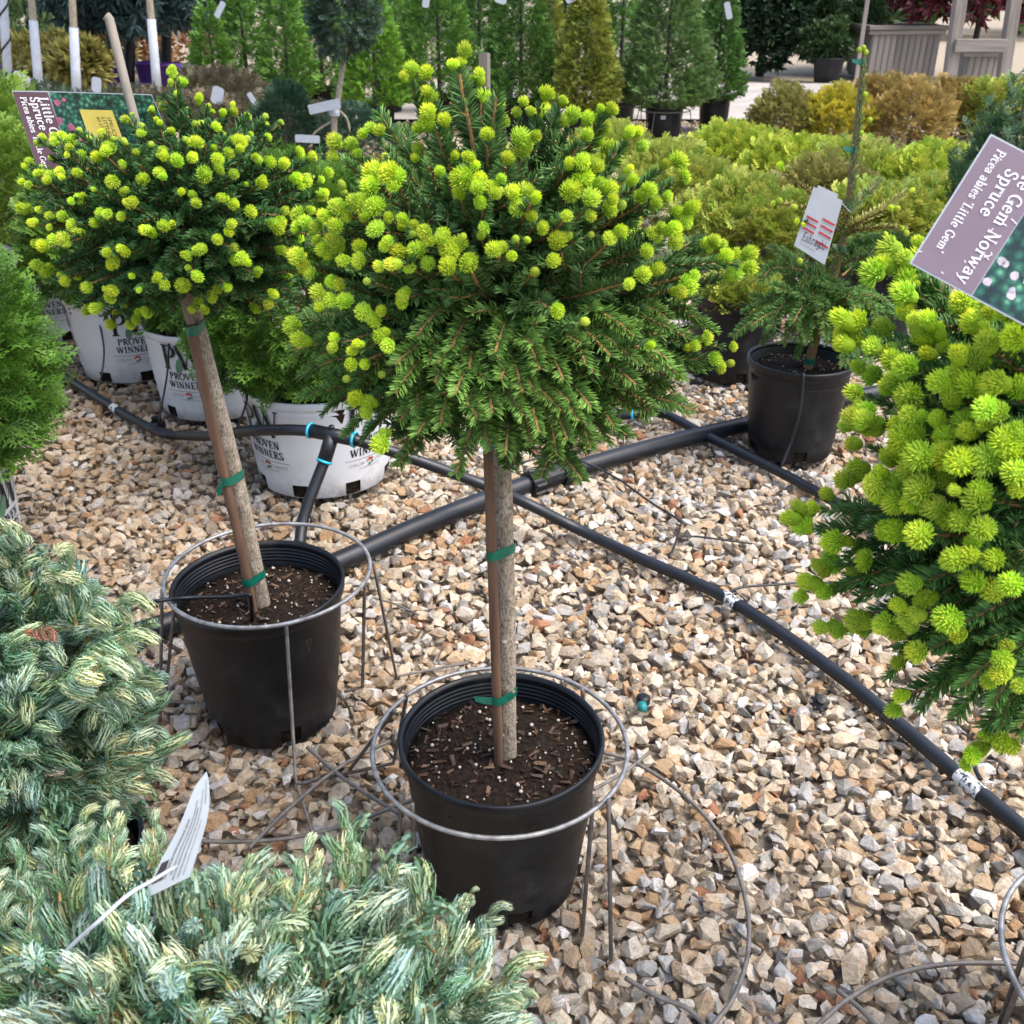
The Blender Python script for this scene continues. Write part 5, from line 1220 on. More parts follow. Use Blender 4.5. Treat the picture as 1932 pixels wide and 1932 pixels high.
# --- left spruce
root = np.array([-.535, 1.845, -.012])
lef = thing('potted_spruce', 'flat-headed dark spruce on a leaning stem in the black pot at left', 'potted tree', root, 'spruces grafted on stems')
spruce_pot(lef, .181, .137, .337, .274, 702, 0, 70)
T0 = L_(AT(500, 1168, 1.838)); T1 = L_(AT(372, 622, 1.84)); T2 = L_(AT(345, 470, 1.85)); T3 = L_(AT(330, 250, 1.85))
path = smooth_path([T0 - [-.01, 0, .05], T0, T0 * .5 + T1 * .5 + [.006, 0, 0], T1, T2, T3], 36)
obj('trunk', tube(path, np.interp(np.linspace(0, 1, 36), [0, .1, .6, 1], [.0215, .019, .0175, .006]), 16), M_bark, lef, True)
S0 = L_(AT(482, 1168, 1.81)); S1 = L_(AT(360, 612, 1.80)); S2 = S1 + (S1 - S0) * .95
ex = L_(AT(200, 32, 1.90))
spath = smooth_path([S0 - [0, 0, .03], S0 * .75 + S1 * .25 + [.002, 0, 0], S0 * .5 + S1 * .5, S0 * .25 + S1 * .75 - [.002, 0, 0], S1], 22)
obj('stake', tube(spath, .0095 + .0012 * np.sin(np.arange(22) * 2.3), 9), M_bamboo, lef, True)
wr = AT(242, 178, 1.95)
obj('stake_top', tube([S1, L_(AT(242, 178, 1.90)), L_(AT(206, 36, 1.93)), L_(AT(200, 30, 1.93))], [.008, .008, .0085, .0085], 8), M_oldwood, lef, True)
for k, (px, py) in enumerate(((485, 1090), (437, 900), (372, 616))):
    z = L_(AT(px, py, 1.82))[2]; tape(lef, at_z(path, z), (.0192, .0185, .0168)[k], at_z(spath, z), .0105, z, (0, 2, 0)[k], .018)
lc = np.array([-.575, 1.85, 1.075]); lr = np.array([.278, .27, .175])
C2 = Crown(root, lef, AT(360, 560, 1.845), AT(325, 220, 1.85), 712, tint=(.82, .95, 1.05))
def LT(a, m=.5): return [tuple(map(float, q.split(','))) for q in a.split()]
lp = LT("328,147 322,162 345,160 335,180 312,210 330,208 250,220 285,215 300,235 240,232 270,240 375,196 392,205 355,210 420,220 440,215 465,222 500,225 520,240 380,238 405,245 470,255 500,262 560,290 590,300 610,330 85,262 110,270 75,275 140,270 150,248 170,262 195,255 215,265 235,268 100,300 130,295 160,300 190,300 60,310 82,318 45,345 60,350 75,330 95,345 120,330 150,325 205,290 235,310 260,290 285,275 310,285 350,265 370,275 400,280 430,290 450,270 480,300 505,310 530,320 550,340 575,345 600,370 58,400 80,395 100,410 70,425 95,430 125,410 140,425 110,450 90,470 70,460 130,460 155,440 180,420 280,430 290,445 310,432 325,428 350,480 370,478 410,455 430,440 440,465 380,470 80,500 100,505 150,520 170,540 200,545 215,560 240,575 225,590 260,600 280,590 190,575 300,520 315,535 345,540 375,570 385,585 400,560 410,545 425,540 470,500 480,520 440,490 455,490 520,470 540,480 560,450 570,480 530,400 550,410 500,420 520,430 470,400 490,345 460,350 440,330 410,320 385,330 300,330 270,340 240,360 215,345 180,360 160,370 140,380 205,400 230,410 250,385 580,400 600,420 590,450 560,510 540,530 510,550 500,570 480,580 250,610 215,610 170,590 130,530 200,480 215,500 235,470 250,520 265,545 355,505 340,365 365,375 420,375 440,390 310,300 335,310 360,300 410,300")
for g in group_tufts(lp, 22):
    m = np.mean(g, 0); tip = ell_hit(*m, lc, lr * rngm.uniform(.88, 1.04))
    t_ = (tip - CAMP) @ np.array([0, math.cos(PITCH), -math.sin(PITCH)])
    tf = []
    for p in g:
        for e in range(1 if rngm.random() < .45 else 2):
            small = m[1] < 330 and rngm.random() < .3
            tf.append((DP(p[0] + rngm.normal(0, 1 + 5 * e), p[1] + rngm.normal(0, 1 + 5 * e), t_ + rngm.normal(0, .008)), .0125 * rngm.uniform(.5, 1.25) if not small else .0075, small))
    C2.add(np.mean([q[0] for q in tf], 0), tf)
for k in range(215):
    d = on_dome(1, C2.rng, -.85)[0]; tip = lc + d * lr * C2.rng.uniform(.55, .98) + [0, 0, -.06 * (d[2] < 0) * C2.rng.random()]
    if d[2] > .05 and C2.rng.random() < .35 and C2.nt < 300 and d[1] > -.3: C2.cluster(tip, 2, .011)
    else: C2.add(tip, [])

# --- right spruce
root = np.array([.882, .915, 0])
rig = thing('potted_spruce', 'close bright spruce with large lime tufts, cut off by the right edge', 'potted tree', root, 'spruces grafted on stems')
spruce_pot(rig, .176, .134, .31, .255, 703, 1, 0, 60)
rc = np.array([.70, .965, .965]); rr = np.array([.335, .31, .30])
obj('trunk', tube(smooth_path([(0, 0, .22), (-.03, .01, .45), (-.12, .03, .7), rc - root], 24), np.linspace(.018, .011, 24), 12), M_bark, rig, True)
C3 = Crown(root, rig, rc + [.0, 0, -.16], rc + [-.02, 0, .24], 713, tint=(1.05, 1.12, 1.0))
rp_ = LT("1330,120 1260,210 1390,190 1380,270 1450,310 1400,350 1380,440 1430,520 1490,490 1530,540 1110,480 1165,470 1110,580 1170,565 1240,600 1320,650 1400,690 1300,640 1230,730 1340,750 1310,780 1400,810 1690,680 1740,650 1640,720 1690,790 1770,590 1850,640 1900,560 1840,760 1900,800 1860,590 1150,800 1200,900 1160,960 1240,980 1150,1040 1190,940 1400,900 1440,930 1430,1000 1380,1010 1540,930 1560,1010 1680,990 1840,1030 1890,1000 1900,1180 1870,1080 1500,1120 1580,1100 1630,1130 1350,1100 1300,1130 1160,1190 1110,1220 1180,1150 1270,1180 1400,1170 1280,1260 1460,1260 1340,1310 1480,1340 1240,1230 1340,1240 1640,1400 1720,1250 1740,1320 890,1350 950,1340 910,1440 860,1390 1060,1490 1110,1490 1340,1460 1450,1470 1540,1350 1600,1380 1730,1440 970,1600 1040,1580 1150,1630 1190,1590 1000,1640 1620,1580 1690,1570 1790,1580 1710,1700 1780,1730 1870,1700 960,1700 1010,1730 1500,1760 1420,1690 1350,1800 1400,1850 1450,1840 1580,1850 1290,1880 1000,1900 1330,1900 1190,1880 1650,380 1720,420 1730,500 1860,440 1630,400 1900,470 1780,390 1560,760 1600,830 1500,620 1280,520 1450,1100 1550,1180 1690,1100 1760,1120 1820,900 1760,880 1620,650")
pts3 = [(1161.3 + x * .4008, 422.3 + y * .4008) for x, y in rp_] + [(1712, 1308), (1838, 1420), (1860, 1410), (1895, 1398), (1915, 1400), (1700, 1250), (1640, 1165), (1592, 1190), (1740, 1230), (1900, 1270), (1885, 1240), (1930, 1290), (1700, 480), (1690, 510), (1742, 500), (1728, 540), (1660, 520)]
for g in group_tufts(pts3, 34):
    m = np.mean(g, 0); tip = ell_hit(*m, rc, rr * rngm.uniform(.92, 1.03))
    t_ = (tip - CAMP) @ np.array([0, math.cos(PITCH), -math.sin(PITCH)]); tf = []
    for p in g:
        tf.append((DP(p[0], p[1], t_ + rngm.normal(0, .008)), .0168 * rngm.uniform(.75, 1.15) * (1.0 if m[1] < 1180 else .85), False))
        if rngm.random() < .55: tf.append((DP(p[0] + rngm.normal(0, 18), p[1] + rngm.normal(0, 18), t_ + .012), .014 * rngm.uniform(.6, 1.0), False))
    ctr = np.mean([q[0] for q in tf], 0); ax = C3.base(ctr, 0)[1]
    C3.add(ctr - unit(ctr - ax) * .012, tf, frac=rngm.uniform(.25, .5))
for k in range(190):
    d = on_dome(1, C3.rng, -.85)[0]; tip = rc + d * rr * C3.rng.uniform(.5, .95)
    if d[2] > .25 and C3.rng.random() < .4 and C3.nt < 290: C3.cluster(tip, 2, .016)
    else: C3.add(tip, [])
for px, py in ((1640, 1190), (1700, 1230), (1760, 1290), (1800, 1350), (1850, 1370), (1900, 1370), (1680, 1280), (1740, 1340), (1660, 1110), (1620, 1130), (1880, 1330), (1930, 1380), (1820, 1300), (1780, 1230), (1600, 1050), (1590, 1110)):
    C3.add(ell_hit(px, py, rc, rr * rngm.uniform(.92, 1.02)), [], bow=.12, frac=.1, tint=np.array([1.3, 1.35, 1.0]))

# --- thin staked spruce at back right
root = np.array([.965, 3.27, 0])
thn = thing('potted_spruce', 'thin open spruce tied upright to a stake in the black pot behind the right spruce', 'potted tree', root)
spruce_pot(thn, .176, .14, .33, .285, 704, 6, 0, 120)
A = [L_(AT(x, y, 3.26)) for x, y in ((1522, 704), (1538, 640), (1560, 560), (1588, 470), (1603, 380), (1612, 290), (1622, 200), (1630, 95))]
TP = smooth_path(A, 60); obj('trunk', tube(TP, np.linspace(.016, .0055, 60), 10, (.8, .85, 1)), M_twig, thn, True)
stp = smooth_path([L_(AT(1527, 700, 3.285)), L_(AT(1583, 490, 3.285)), L_(AT(1626, 130, 3.28))], 20)
obj('stake', tube(stp, .0055, 7), M_oldwood, thn, True)
nd = needles_on(TP[20:], np.random.default_rng(8), 1700, .028, .0048, (.07, .12, .045), (.22, .28, .11), fwd=1.1).mat(0)
obj('leader_needles', nd, M_needle, thn)
for x, y in ((1534, 680), (1568, 560), (1590, 470), (1608, 385), (1628, 283), (1630, 118)):
    z = L_(AT(x, y, 3.26))[2]; tape(thn, at_z(TP, z), float(np.interp(z, TP[:, 2], np.linspace(.017, .0065, 60))), at_z(stp, z), .006, z, 1 if y < 300 else 0, .02)
C4 = Crown(root, thn, root + A[2], root + A[4], 714, tint=(1.25, 1.25, 1.05))
def limb(px, py, tx, ty, dy, bow, tufts=(), tint=None):
    b = AT(px, py, 3.26); tip = AT(tx, ty, 3.26 + dy); t = C4.tint * C4.rng.uniform(.85, 1.2) if tint is None else tint
    if tint is not None or py < 515:
        q = np.linspace(0, 1, 9)[:, None]; pth = b * (1 - q) + tip * q + np.array([0, 0, 1]) * bow * 4 * q * (1 - q) * np.linalg.norm(tip - b) - root
        g = cat([tube(pth, np.linspace(.004, .0025, 9), 5, (1, .9, .8)), needles_on(pth, C4.rng, 1500, .024, .0034, (.07, .12, .04), (.16, .22, .08) if tint is None else (.50, .48, .15)).mat(1)])
        o = obj('branch', g, SPM, thn); M = np.eye(4)
        for p in tufts: place_tuft(o, M, root, AT(p[0], p[1], 3.26 + dy - .01), unit(tip - b + C4.rng.normal(0, .05, 3)), .0135 * C4.rng.uniform(.7, 1.2), C4.rng, C4.rng.random() < .4)
        return
    o, M = place_branch(thn, root, b, tip, bow, C4.rng, t)
    M2_ = M @ np.diag([1, 1.45, 1.3, 1]); o.matrix_basis = Matrix(M2_); M = M2_
    for p in tufts:
        r = .012 * C4.rng.uniform(.7, 1.2); place_tuft(o, M, root, AT(p[0], p[1], 3.26 + dy - .01), unit(tip - b + C4.rng.normal(0, .05, 3)), r, C4.rng, r < .010)
YT = np.array([2.6, 2.2, 1.0])
limb(1606, 410, 1476, 316, -.05, -.05, ((1474, 314), (1480, 322)), YT); limb(1602, 430, 1464, 384, -.1, .05, ((1462, 384), (1472, 380), (1500, 392)), YT); limb(1600, 445, 1510, 420, -.15, .08, ((1506, 418), (1518, 424)))
limb(1606, 420, 1712, 360, .05, -.05, ((1716, 362),), YT); limb(1604, 430, 1685, 395, -.1, .05, ((1690, 395), (1676, 396)), YT); limb(1602, 440, 1705, 432, -.1, .06, ((1708, 440), (1700, 430)), YT); limb(1600, 400, 1660, 340, .1, 0)
limb(1592, 480, 1512, 492, -.15, .05, ((1510, 492),)); limb(1590, 500, 1650, 490, -.1, .1, ((1652, 490), (1640, 494))); limb(1588, 520, 1668, 450, .1, 0, ((1670, 446),))
limb(1575, 545, 1430, 505, -.02, .08, ((1424, 508),)); limb(1572, 550, 1470, 470, .12, 0); limb(1575, 555, 1390, 525, -.05, .12, ((1386, 528), (1400, 520), (1440, 556)))
for tx, ty, dy in ((1385, 640, -.1), (1420, 620, -.2), (1440, 650, -.1), (1460, 620, -.25), (1480, 650, -.2), (1500, 610, -.28), (1530, 640, -.28), (1560, 650, -.2), (1600, 640, -.15), (1640, 640, -.1), (1665, 620, -.05), (1690, 590, -.05), (1620, 600, -.25), (1650, 560, -.15), (1400, 590, .05), (1460, 560, .15), (1640, 660, .1), (1680, 650, .1), (1560, 600, .2), (1500, 580, .2), (1590, 690, -.12), (1620, 690, -.05), (1640, 700, 0), (1500, 675, -.05)):
    limb(1560 + C4.rng.uniform(-6, 14), 560 + C4.rng.uniform(-5, 50), tx, ty, dy, C4.rng.uniform(.1, .18), ((tx, ty),) if C4.rng.random() < .25 else ())
for p in ((1628, 92), (1622, 96), (1634, 100), (1640, 228), (1632, 180), (1625, 252)):
    M0 = np.eye(4); M0[:3, 3] = 0
    pp = AT(p[0], p[1], 3.25); M = np.eye(4); M[:3, :3] = frames([[C4.rng.normal() * .5, -.2, 1]])[0] * .011; M[:3, 3] = pp - root
    link('bud', BUD[int(C4.rng.integers(2))], thn, M)
# ---------------------------------------------------------------- blue-green cypress bushes in the foreground
def curl_leaves(path, rng, n, ln, w, tone, s0=.04):        # thin leaves hugging a plume, their tips curling with it
    s = np.linspace(s0, .88, n) + rng.normal(0, .008, n); s = np.sort(s.clip(.01, .95)); u = s * (len(path) - 1); i = np.minimum(u.astype(int), len(path) - 2); f = (u - i)[:, None]
    p = path[i] * (1 - f) + path[i + 1] * f; t = unit(path[i + 1] - path[i])
    e1 = unit(np.cross(t, [.31, .17, .93])); e2 = np.cross(t, e1); ph = np.arange(n) * 2.39996 + rng.normal(0, .22, n)
    q = e1 * np.cos(ph)[:, None] + e2 * np.sin(ph)[:, None]
    j = np.minimum(i + 2, len(path) - 2); t2 = unit(path[j + 1] - path[j])
    l = ln * rng.uniform(.88, 1.1, n)[:, None] * (1 - .3 * s[:, None] ** 4)
    d0 = unit(t * .6 + q * 1.1); p1 = p + d0 * l * .36; d1 = unit(t * .3 + t2 * 1.1 + q * .05); p2 = p1 + d1 * l * .38; d2 = unit(t2 * .9 - q * 1.2); p3 = p2 + d2 * l * .32
    sd = unit(np.cross(d0, q)) * w / 2
    V = np.stack([p - sd * .6, p + sd * .6, p1 - sd, p1 + sd, p2 - sd * .85, p2 + sd * .85, p3], 1)
    F = np.array([(0, 1, 3), (0, 3, 2), (2, 3, 5), (2, 5, 4), (4, 5, 6)])
    blue = np.array([.29, .45, .36]); cream = np.array([.63, .64, .33]); green = np.array([.13, .28, .13]); pale = np.array([.50, .62, .50])
    P = np.array([(.20, .34, .16, .30), (.16, .18, .40, .26), (.36, .40, .08, .16)][tone])
    k = rng.choice(4, n, p=P); c = np.array([green, blue, cream, pale])[k]
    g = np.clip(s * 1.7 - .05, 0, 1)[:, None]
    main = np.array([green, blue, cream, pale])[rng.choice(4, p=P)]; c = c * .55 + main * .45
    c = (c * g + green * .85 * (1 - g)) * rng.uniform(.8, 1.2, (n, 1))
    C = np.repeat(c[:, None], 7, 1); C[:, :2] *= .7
    return Geo(V.reshape(-1, 3), (F[None] + (np.arange(n) * 7)[:, None, None]).reshape(-1, 3), C.reshape(-1, 3))
def plume(p0, d0, l, bend, rng, per, tone, lw):
    q = 9; P = [np.asarray(p0, float)]; d = unit(d0)
    for k in range(q):
        d = unit(d + np.asarray(bend) * (k / q) ** 1.6); P.append(P[-1] + d * l / q)
    P = np.array(P)
    return cat([tube(P, np.linspace(.012, .007, q + 1), 3, (.34, .27, .08)), curl_leaves(P, rng, per, .215, lw, tone)])
def cyp_spray(seed, nside=5, per=66, lw=.0128):
    rng = np.random.default_rng(seed); tone = int(rng.integers(3)); s = np.linspace(0, 1, 8)
    ax = np.stack([s * .62, .04 * np.sin(s * 5 + seed), .03 * np.sin(s * 3)], 1)
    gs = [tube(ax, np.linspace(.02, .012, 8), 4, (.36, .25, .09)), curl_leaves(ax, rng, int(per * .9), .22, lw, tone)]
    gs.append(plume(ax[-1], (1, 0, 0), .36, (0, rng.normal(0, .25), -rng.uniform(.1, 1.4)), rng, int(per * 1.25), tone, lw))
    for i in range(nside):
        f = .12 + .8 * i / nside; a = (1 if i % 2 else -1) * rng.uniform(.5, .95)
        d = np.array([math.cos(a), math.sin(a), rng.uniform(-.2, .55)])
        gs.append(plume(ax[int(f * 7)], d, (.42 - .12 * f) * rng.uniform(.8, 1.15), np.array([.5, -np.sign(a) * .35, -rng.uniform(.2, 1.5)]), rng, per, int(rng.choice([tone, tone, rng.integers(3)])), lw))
    return cat(gs)
CYP = [mesh('foliage_spray', cyp_spray(800 + k), M_cyp) for k in range(9)]
CYP_IN = [cyp_spray(830 + k, 3, 15, .03) for k in range(4)]
def cypress(lb, c, rad, seed, n, size, spikes, lo=-.5, inner=900, view=None, tint=(1, 1, 1)):
    rng = np.random.default_rng(seed); root = np.array([c[0], c[1], 0]); c = np.asarray(c, float)
    o = thing('cypress_bush', lb, 'bush', root, 'feathery blue-green cypress bushes')
    obj('stem', trunk_geo([(0, 0, 0), (0, 0, c[2] * .6), (.01, 0, c[2])], [.02, .016, .01], 6), M_bark, o, True)
    P, D = crown_globe(rng, 1400, rad, lo, .12, .12, .55); P += c
    see = (D[:, 1] < .45) | (P[:, 2] > c[2])                       # sides that can be seen
    P, D = P[see][:n], D[see][:n]
    for p, d in zip(P, D):
        M = np.eye(4); M[:3, :3] = frames([d], np.array([rng.normal(0, .8)]))[0] * size * rng.uniform(.75, 1.25); M[:3, 3] = p - root - M[:3, 0] * .45
        sp_ = link('foliage_spray', CYP[int(rng.integers(9))], o, M); f = rng.uniform(.85, 1.15); sp_.color = (f * tint[0], f * tint[1], f * tint[2] * rng.uniform(.85, 1.15), 1)
    for p0, p1, s in spikes:
        d = p1 - p0; M = np.eye(4); M[:3, :3] = frames([d], np.array([rng.normal(0, .8)]))[0] * np.linalg.norm(d); M[:3, 3] = p0 - root
        sp_ = link('foliage_spray', CYP[int(rng.integers(9))], o, M); sp_.color = (s * 1.1, s * 1.05, s, 1)
    P, D = crown_globe(rng, inner, np.asarray(rad) * .84, -.8, .6, .1, .3)
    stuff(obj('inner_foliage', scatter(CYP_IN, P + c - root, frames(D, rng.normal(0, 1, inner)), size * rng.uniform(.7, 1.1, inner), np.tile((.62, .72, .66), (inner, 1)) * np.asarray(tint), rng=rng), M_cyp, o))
    # black pot under the bush
    pot = make_pot(o, .15, .12, .26, [M_black], .22, 40, 5, 2, grooves=False); make_soil(o, .15, .12, .26, .22, rng, 0, 0, 0)
    return o
c1_ = AT(12, 1370, 1.16)
sp1 = [(AT(140, 1180, 1.14), AT(122, 1000, 1.16), 1.15), (AT(150, 1200, 1.12), AT(268, 1105, 1.10), 1.0), (AT(150, 1250, 1.10), AT(275, 1180, 1.08), 1.05), (AT(170, 1330, 1.05), AT(288, 1300, 1.02), .9), (AT(200, 1440, 1.04), AT(345, 1390, 1.02), .7), (AT(190, 1490, 1.02), AT(322, 1455, 1.0), .7), (AT(40, 1120, 1.2), AT(-10, 950, 1.2), .9), (AT(20, 1050, 1.2), AT(36, 985, 1.15), .8), (AT(130, 1290, 1.05), AT(225, 1240, 1.0), 1.05)]
cypress('blue-green cypress bush at the left edge with a rusty dead tip', c1_, (.165, .17, .25), 811, 225, .122, sp1, -.85, 130, tint=(.72, .80, .80))
tint_dead = [ch for ch in bpy.data.objects if ch.name.startswith('cypress_bush')][0]
d0, d1 = AT(60, 1190, .97), AT(125, 1195, .93)
M = np.eye(4); M[:3, :3] = frames([d1 - d0])[0] * .055; M[:3, 3] = d0 - np.array(tint_dead.location)
dead = link('dead_spray', CYP[2], tint_dead, M); dead.color = (.85, .34, .30, 1); dead['label'] = 'rusty brown dead tip'
c2_ = np.array([-.285, .60, .455])
sp2 = [(DP(60, 1720, .97), DP(20, 1575, 1.0), .9), (DP(110, 1700, .98), DP(85, 1545, 1.02), .9), (DP(20, 1760, .95), DP(-20, 1640, .97), .95), (DP(60, 1800, .93), DP(50, 1650, .95), .9), (DP(640, 1680, .96), DP(655, 1505, .97), 1.15), (DP(880, 1800, 1.0), DP(950, 1690, 1.0), .75), (DP(930, 1900, .95), DP(1015, 1862, .95), 1.0), (DP(560, 1720, .92), DP(590, 1560, .94), 1.05), (DP(210, 1640, .96), DP(205, 1500, .98), .9), (DP(280, 1640, .98), DP(300, 1520, 1.0), .95), (DP(160, 1650, 1.0), DP(150, 1510, 1.02), .8), (DP(820, 1800, .97), DP(760, 1640, .98), .9), (DP(440, 1720, .95), DP(470, 1600, .97), .85), (DP(860, 1720, 1.02), DP(905, 1670, 1.04), .7), (DP(740, 1700, .98), DP(720, 1590, 1.0), .9)]
cypress('large feathery cream-tipped cypress bush filling the bottom left corner', c2_, (.30, .225, .205), 812, 215, .14, sp2, -.35, 170, tint=(1.0, 1.0, 1.0))

# ---------------------------------------------------------------- tags and signs
def frame_from(o, xdir, ydir):
    x = unit(xdir); z = unit(np.cross(x, ydir)); y = np.cross(z, x); M = np.eye(4); M[:3, 0], M[:3, 1], M[:3, 2], M[:3, 3] = x, y, z, o; return M
M_tagprint = plain('grey_tag_print', (0.13, 0.14, 0.15), 0.7, 0.15, 0.5, 500)
# curved white hang tag in the foreground bush
p = [DP(386, 1462, 1.0), DP(376, 1540, .985), DP(352, 1610, .97), DP(330, 1672, .958)]
cl = smooth_path(p, 16)
tg_o = thing('hang_tag', 'curved white hang tag with a point, tied into the foreground bush by a white strap', 'tag', cl[8])
w = np.interp(np.linspace(0, 1, 16), [0, .08, .3, .6, 1], [.002, .010, .018, .026, .030]); sdir = unit(np.array([1.0, .35, .25]))
V = []; 
for c_, ww in zip(cl, w): V += [c_ - cl[8] - sdir * ww, c_ - cl[8] + sdir * ww * .45 + np.array([0, .004, 0])]
V = np.array(V); nrm = unit(np.cross(cl[-1] - cl[0], sdir)); nrm = nrm * np.sign(nrm @ (CAMP - cl[8])); th = nrm * .0006
F = []
n2 = len(V)
for i in range(15): a = 2 * i; F += [(a, a + 2, a + 1), (a + 1, a + 2, a + 3), (n2 + a, n2 + a + 1, n2 + a + 2), (n2 + a + 1, n2 + a + 3, n2 + a + 2), (a, n2 + a, a + 2), (a + 2, n2 + a, n2 + a + 2), (a + 1, a + 3, n2 + a + 1), (a + 3, n2 + a + 3, n2 + a + 1)]
obj('card', Geo(np.concatenate([V - th, V + th]), F), M_tagcard, tg_o)
tocam = unit(CAMP - cl[8])
for k, (i0, i1, a, b) in enumerate(((5, 14, .30, .37), (3, 14, .46, .50), (4, 15, .56, .60), (2, 15, .68, .71), (6, 15, .80, .82), (1, 5, .84, .87))):
    v = []
    for i in range(i0, i1): e0, e1 = V[2 * i], V[2 * i + 1]; v += [e0 + (e1 - e0) * a, e0 + (e1 - e0) * b]
    v = np.array(v) + nrm * .0016; f = []
    for i in range(len(v) // 2 - 1): q = 2 * i; f += [(q, q + 2, q + 1), (q + 1, q + 2, q + 3)]
    obj('print_line', Geo(v, f), M_tagprint, tg_o)
v = np.array([V[20] + (V[21] - V[20]) * .08, V[20] + (V[21] - V[20]) * .26, V[26] + (V[27] - V[26]) * .30, V[26] + (V[27] - V[26]) * .05]) + nrm * .0018
obj('dark_patch', Geo(v, [(0, 1, 2), (0, 2, 3)]), M_print, tg_o)
st_ = [DP(334, 1634, .93), DP(290, 1660, .90), DP(240, 1690, .87), DP(190, 1735, .85), DP(150, 1770, .86), DP(105, 1815, .88)]
obj('strap', tube(smooth_path(np.array(st_) - cl[8], 24), .0019, 6), M_card, tg_o, True)
# big faded sign at the right
A_, B_ = DP(1716, 497, .875), DP(1869, 253, .86); xd = unit(A_ - B_); E_ = DP(1940, 610, .86)
M = frame_from(B_, xd, E_ - A_)                       # local x: reading direction, local y: towards the picture side
Lr = np.linalg.norm(A_ - B_); band = .0575; Hh = .215
M2 = np.array(M); M2[:3, 2] *= 1
sg = thing('plant_sign', 'large faded lilac sign with white lettering at the right edge above the near spruce', 'sign', (0, 0, 0), 'plant name signs')
sg.matrix_basis = Matrix(M2)
zf = -1 if (M2[:3, 2] @ (CAMP - B_)) < 0 else 1       # which face looks at the camera
obj('card', box((Lr / 2, Hh / 2, 0), (Lr, Hh, .0014)), M_card, sg)
def card_rect(x0, x1, y0, y1, z): return Geo([(x0, y0, z), (x1, y0, z), (x1, y1, z), (x0, y1, z)], [(0, 1, 2), (0, 2, 3)])
e = .0014
obj('name_band', card_rect(e, Lr - e, e, band, zf * .0011), M_lilac, sg); obj('picture', card_rect(e, Lr - e, band + .0008, Hh - e, zf * .0011), M_picture, sg)
def letters(s, cap, x, y, par, mat=M_lettering, z=.0016, sq=1.0, thk=.14, thn=.07):
    g = text_flat(s, cap, thk, thn, center=False, squeeze=sq); g.V[:, 2] *= .6
    # reading direction x, letter tops towards +y
    g.V = np.stack([x + g.V[:, 0], y + g.V[:, 1], zf * (z + g.V[:, 2])], 1); return obj('lettering', g, mat, par)
letters('Little Gem Norway', .0112, -.006, .0405, sg, sq=1.02); letters('Spruce', .0112, .018, .0265, sg, sq=1.0); letters("Picea abies 'Little Gem'", .0078, .008, .0115, sg, sq=.92)
rgs = np.random.default_rng(4)
for k in range(26):
    cx, cy, r = rgs.uniform(.01, Lr - .01), band + rgs.uniform(.004, .05) , rgs.uniform(.0018, .004)
    obj('flower_print', Geo([(cx + r * math.cos(a) * rgs.uniform(.8, 1.2), cy + r * math.sin(a), zf * .0016) for a in np.linspace(0, 2 * PI, 8)[:-1]], [(0, j, j + 1) for j in range(1, 6)]), M_lilacprint, sg)
for k in range(14):
    cx, cy = rgs.uniform(.004, Lr - .004), rgs.uniform(.002, band - .002); a = rgs.uniform(0, 3); l = rgs.uniform(.001, .004)
    obj('scuff', card_rect(-l, l, -.0004, .0003, 0).xf(rotz(a), (cx, cy, zf * .0019)), M_lettering, sg)
o_st = tag(obj('sign_stake', tube([M2[:3, 3] + M2[:3, 0] * Lr * .5 + M2[:3, 1] * Hh * .7 - zf * M2[:3, 2] * .004, np.array([.74, 1.0, .9])], .004, 6), M_oldwood), 'thin stake holding the large lilac sign behind its card', 'stake')
# left sign, bent along its divider
sl = thing('plant_sign', 'dark brown and green picture sign with a yellow price sticker behind the left spruce', 'sign', (0, 0, 0), 'plant name signs')
Dl = 2.02
a0, a1, a2 = AT(22, 171, Dl), AT(90, 172, Dl + .015), AT(286, 178, Dl + .02); b0, b1, b2 = AT(92, 385, Dl - .02), AT(158, 385, Dl), AT(372, 385, Dl + .02)
def quadsheet(p00, p10, p11, p01, m):
    g = Geo([p00, p10, p11, p01], [(0, 1, 2), (0, 2, 3)]); return obj(m[0], g, m[1], sl)
off = np.array([0, .0012, 0])
quadsheet(a0 + off, a1 + off, b1 + off, b0 + off, ('card', M_card)); quadsheet(a1 + off, a2 + off, b2 + off, b1 + off, ('card', M_card))
def bil(p00, p10, p11, p01, u, v): return (1 - v) * ((1 - u) * p00 + u * p10) + v * ((1 - u) * p01 + u * p11)
def panel(P, u0, u1, v0, v1, k): return [bil(*P, u, v) + np.array([0, -k, .0]) for u, v in ((u0, v0), (u1, v0), (u1, v1), (u0, v1))]
PB = (a0, a1, b1, b0); PP = (a1, a2, b2, b1)
quadsheet(*panel(PB, .02, .99, .008, 1, .0005), ('name_band', M_plum)); quadsheet(*panel(PP, .01, .995, .008, 1, .0005), ('picture', M_picture))
def letters_l(P, s, cap, u, v, sq=1.0, mat=M_lettering, fnt='serif'):
    # text reads downwards along v; letter tops point to +u
    g = text_flat(s, cap, .18, .09, center=False, squeeze=sq) if fnt == 'serif' else text_sans(s, cap, False)
    p0 = bil(*P, u, v); du = unit(bil(*P, u + .1, v) - p0); dv = unit(bil(*P, u, v + .1) - p0)
    g.V = p0 + g.V[:, :1] * dv + g.V[:, 1:2] * du + np.array([0, -1, 0]) * (.0016 + g.V[:, 2:3] * .6); obj('lettering', g, mat, sl)
letters_l(PB, 'Little Gem Norway', .0155, .70, .05, .98); letters_l(PB, 'Spruce', .0155, .44, .05, .98); letters_l(PB, "Picea abies 'Little Gem'", .0105, .18, .05, .95)
st0 = (.25, .56, .15, .85)
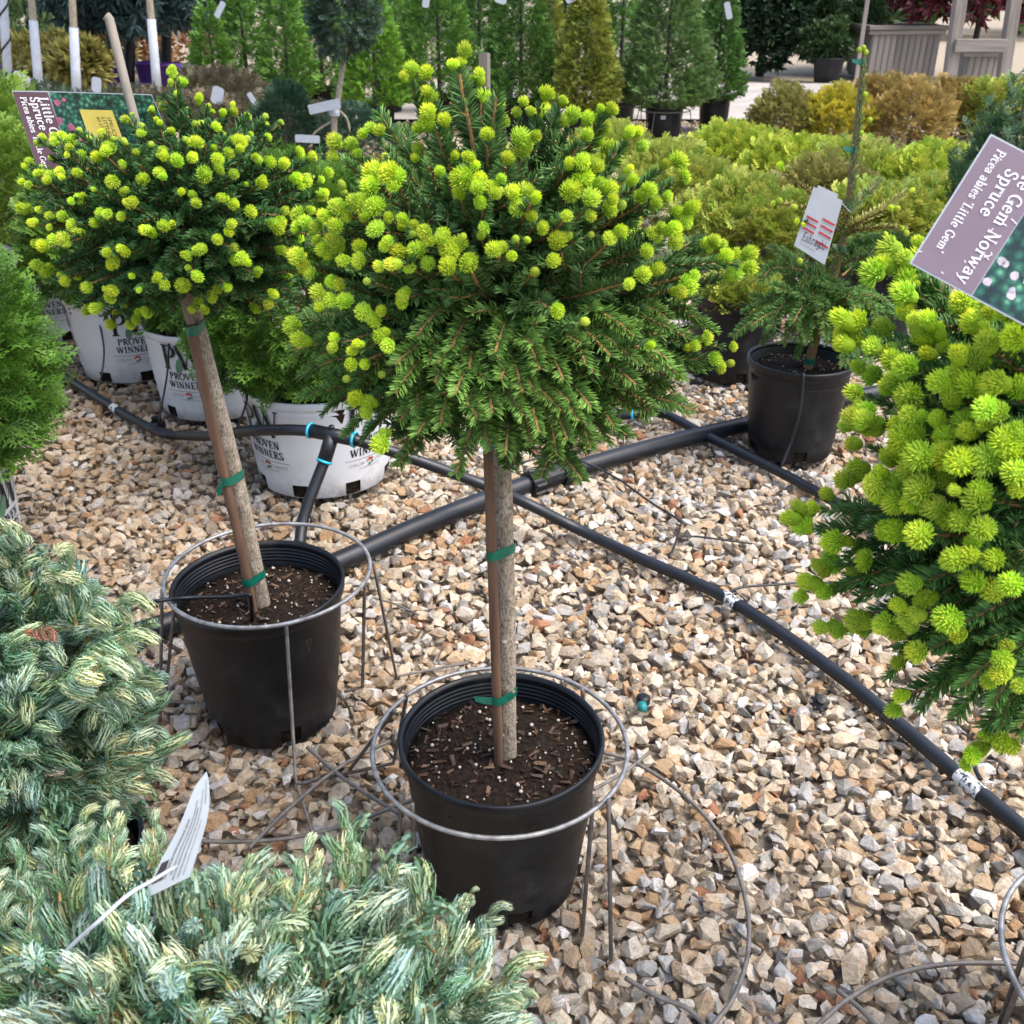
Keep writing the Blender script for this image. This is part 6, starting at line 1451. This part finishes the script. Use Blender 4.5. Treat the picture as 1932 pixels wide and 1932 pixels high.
quadsheet(*panel(PP, *st0, .0016), ('price_sticker', M_yellow))
for s, cap, u in (('SPRUCE NORWAY', .0072, .495), ('LITTLE GEM', .0072, .445), ('#3 STD', .006, .40), ('64.99', .0095, .31)):
    letters_l(PP, s, cap, u - .012, .21 if s[0] != '6' else .42, mat=M_print, fnt='sans')
for k, (u, v, r, m) in enumerate(((.06, .10, .012, 0), (.13, .07, .008, 1), (.03, .25, .012, 1), (.12, .31, .014, 0), (.05, .40, .016, 0), (.18, .42, .012, 1), (.08, .62, .007, 2), (.14, .55, .007, 2), (.10, .72, .008, 2), (.17, .68, .008, 2), (.12, .8, .008, 2), (.05, .85, .007, 2))):
    c_ = bil(*PP, u, v) + np.array([0, -.0012, 0]); obj('flower_print', Geo([c_ + .62 * np.array([r * math.cos(a) * rgs.uniform(.6, 1.1), 0, r * math.sin(a) * rgs.uniform(.6, 1.1)]) for a in np.linspace(0, 2 * PI, 9)[:-1]], [(0, j, j + 1) for j in range(1, 7)]), (M_pinkprint, M_pinkprint, M_lettering)[m], sl)
obj('holder', tube([bil(*PP, .4, 1) + [0, .006, 0], np.array([-.55, 1.87, .95])], .004, 6), M_card, sl)
# white note tag on the thin spruce
tA, tB, tC, tD_ = AT(1537, 346, 3.12), AT(1592, 372, 3.12), AT(1556, 500, 3.12), AT(1498, 463, 3.12)
tt = thing('note_tag', 'white paper tag with red bars and a handwritten name, hanging on the thin spruce', 'tag', (0, 0, 0))
def tq(u0, u1, v0, v1, k): return Geo([bil(tA, tB, tC, tD_, u, v) + np.array([0, -k, 0]) for u, v in ((u0, v0), (u1, v0), (u1, v1), (u0, v1))], [(0, 1, 2), (0, 2, 3)])
obj('paper', cat([tq(0, 1, .05, 1, 0), tq(.12, .8, 0, .05, 0)]), M_card, tt)
for u0, u1, v in ((.08, .46, .48), (.56, .96, .40), (.56, .96, .50), (.08, .46, .57), (.06, .44, .66), (.56, .96, .60), (.56, .96, .74)):
    obj('red_bar', tq(u0, u1, v, v + .03, .0015), M_redprint, tt)
    obj('print_line', tq(u0, u1, v + .045, v + .055, .0015), M_greyprint, tt)
p0 = bil(tA, tB, tC, tD_, .14, .86); du = unit(tB - tA); dv = unit(tA - tD_)
g = text_flat('Eshraghi', .026, .09, .075, .12, False, .62); g.V = p0 + g.V[:, :1] * du + g.V[:, 1:2] * dv + np.array([0, -.002, 0]); obj('lettering', g, M_print, tt)
obj('print_line', tq(.14, .6, .895, .91, .0015), M_greyprint, tt)
obj('tie', tube([bil(tA, tB, tC, tD_, .6, .02), AT(1604, 400, 3.24)], .0015, 5), M_card, tt)
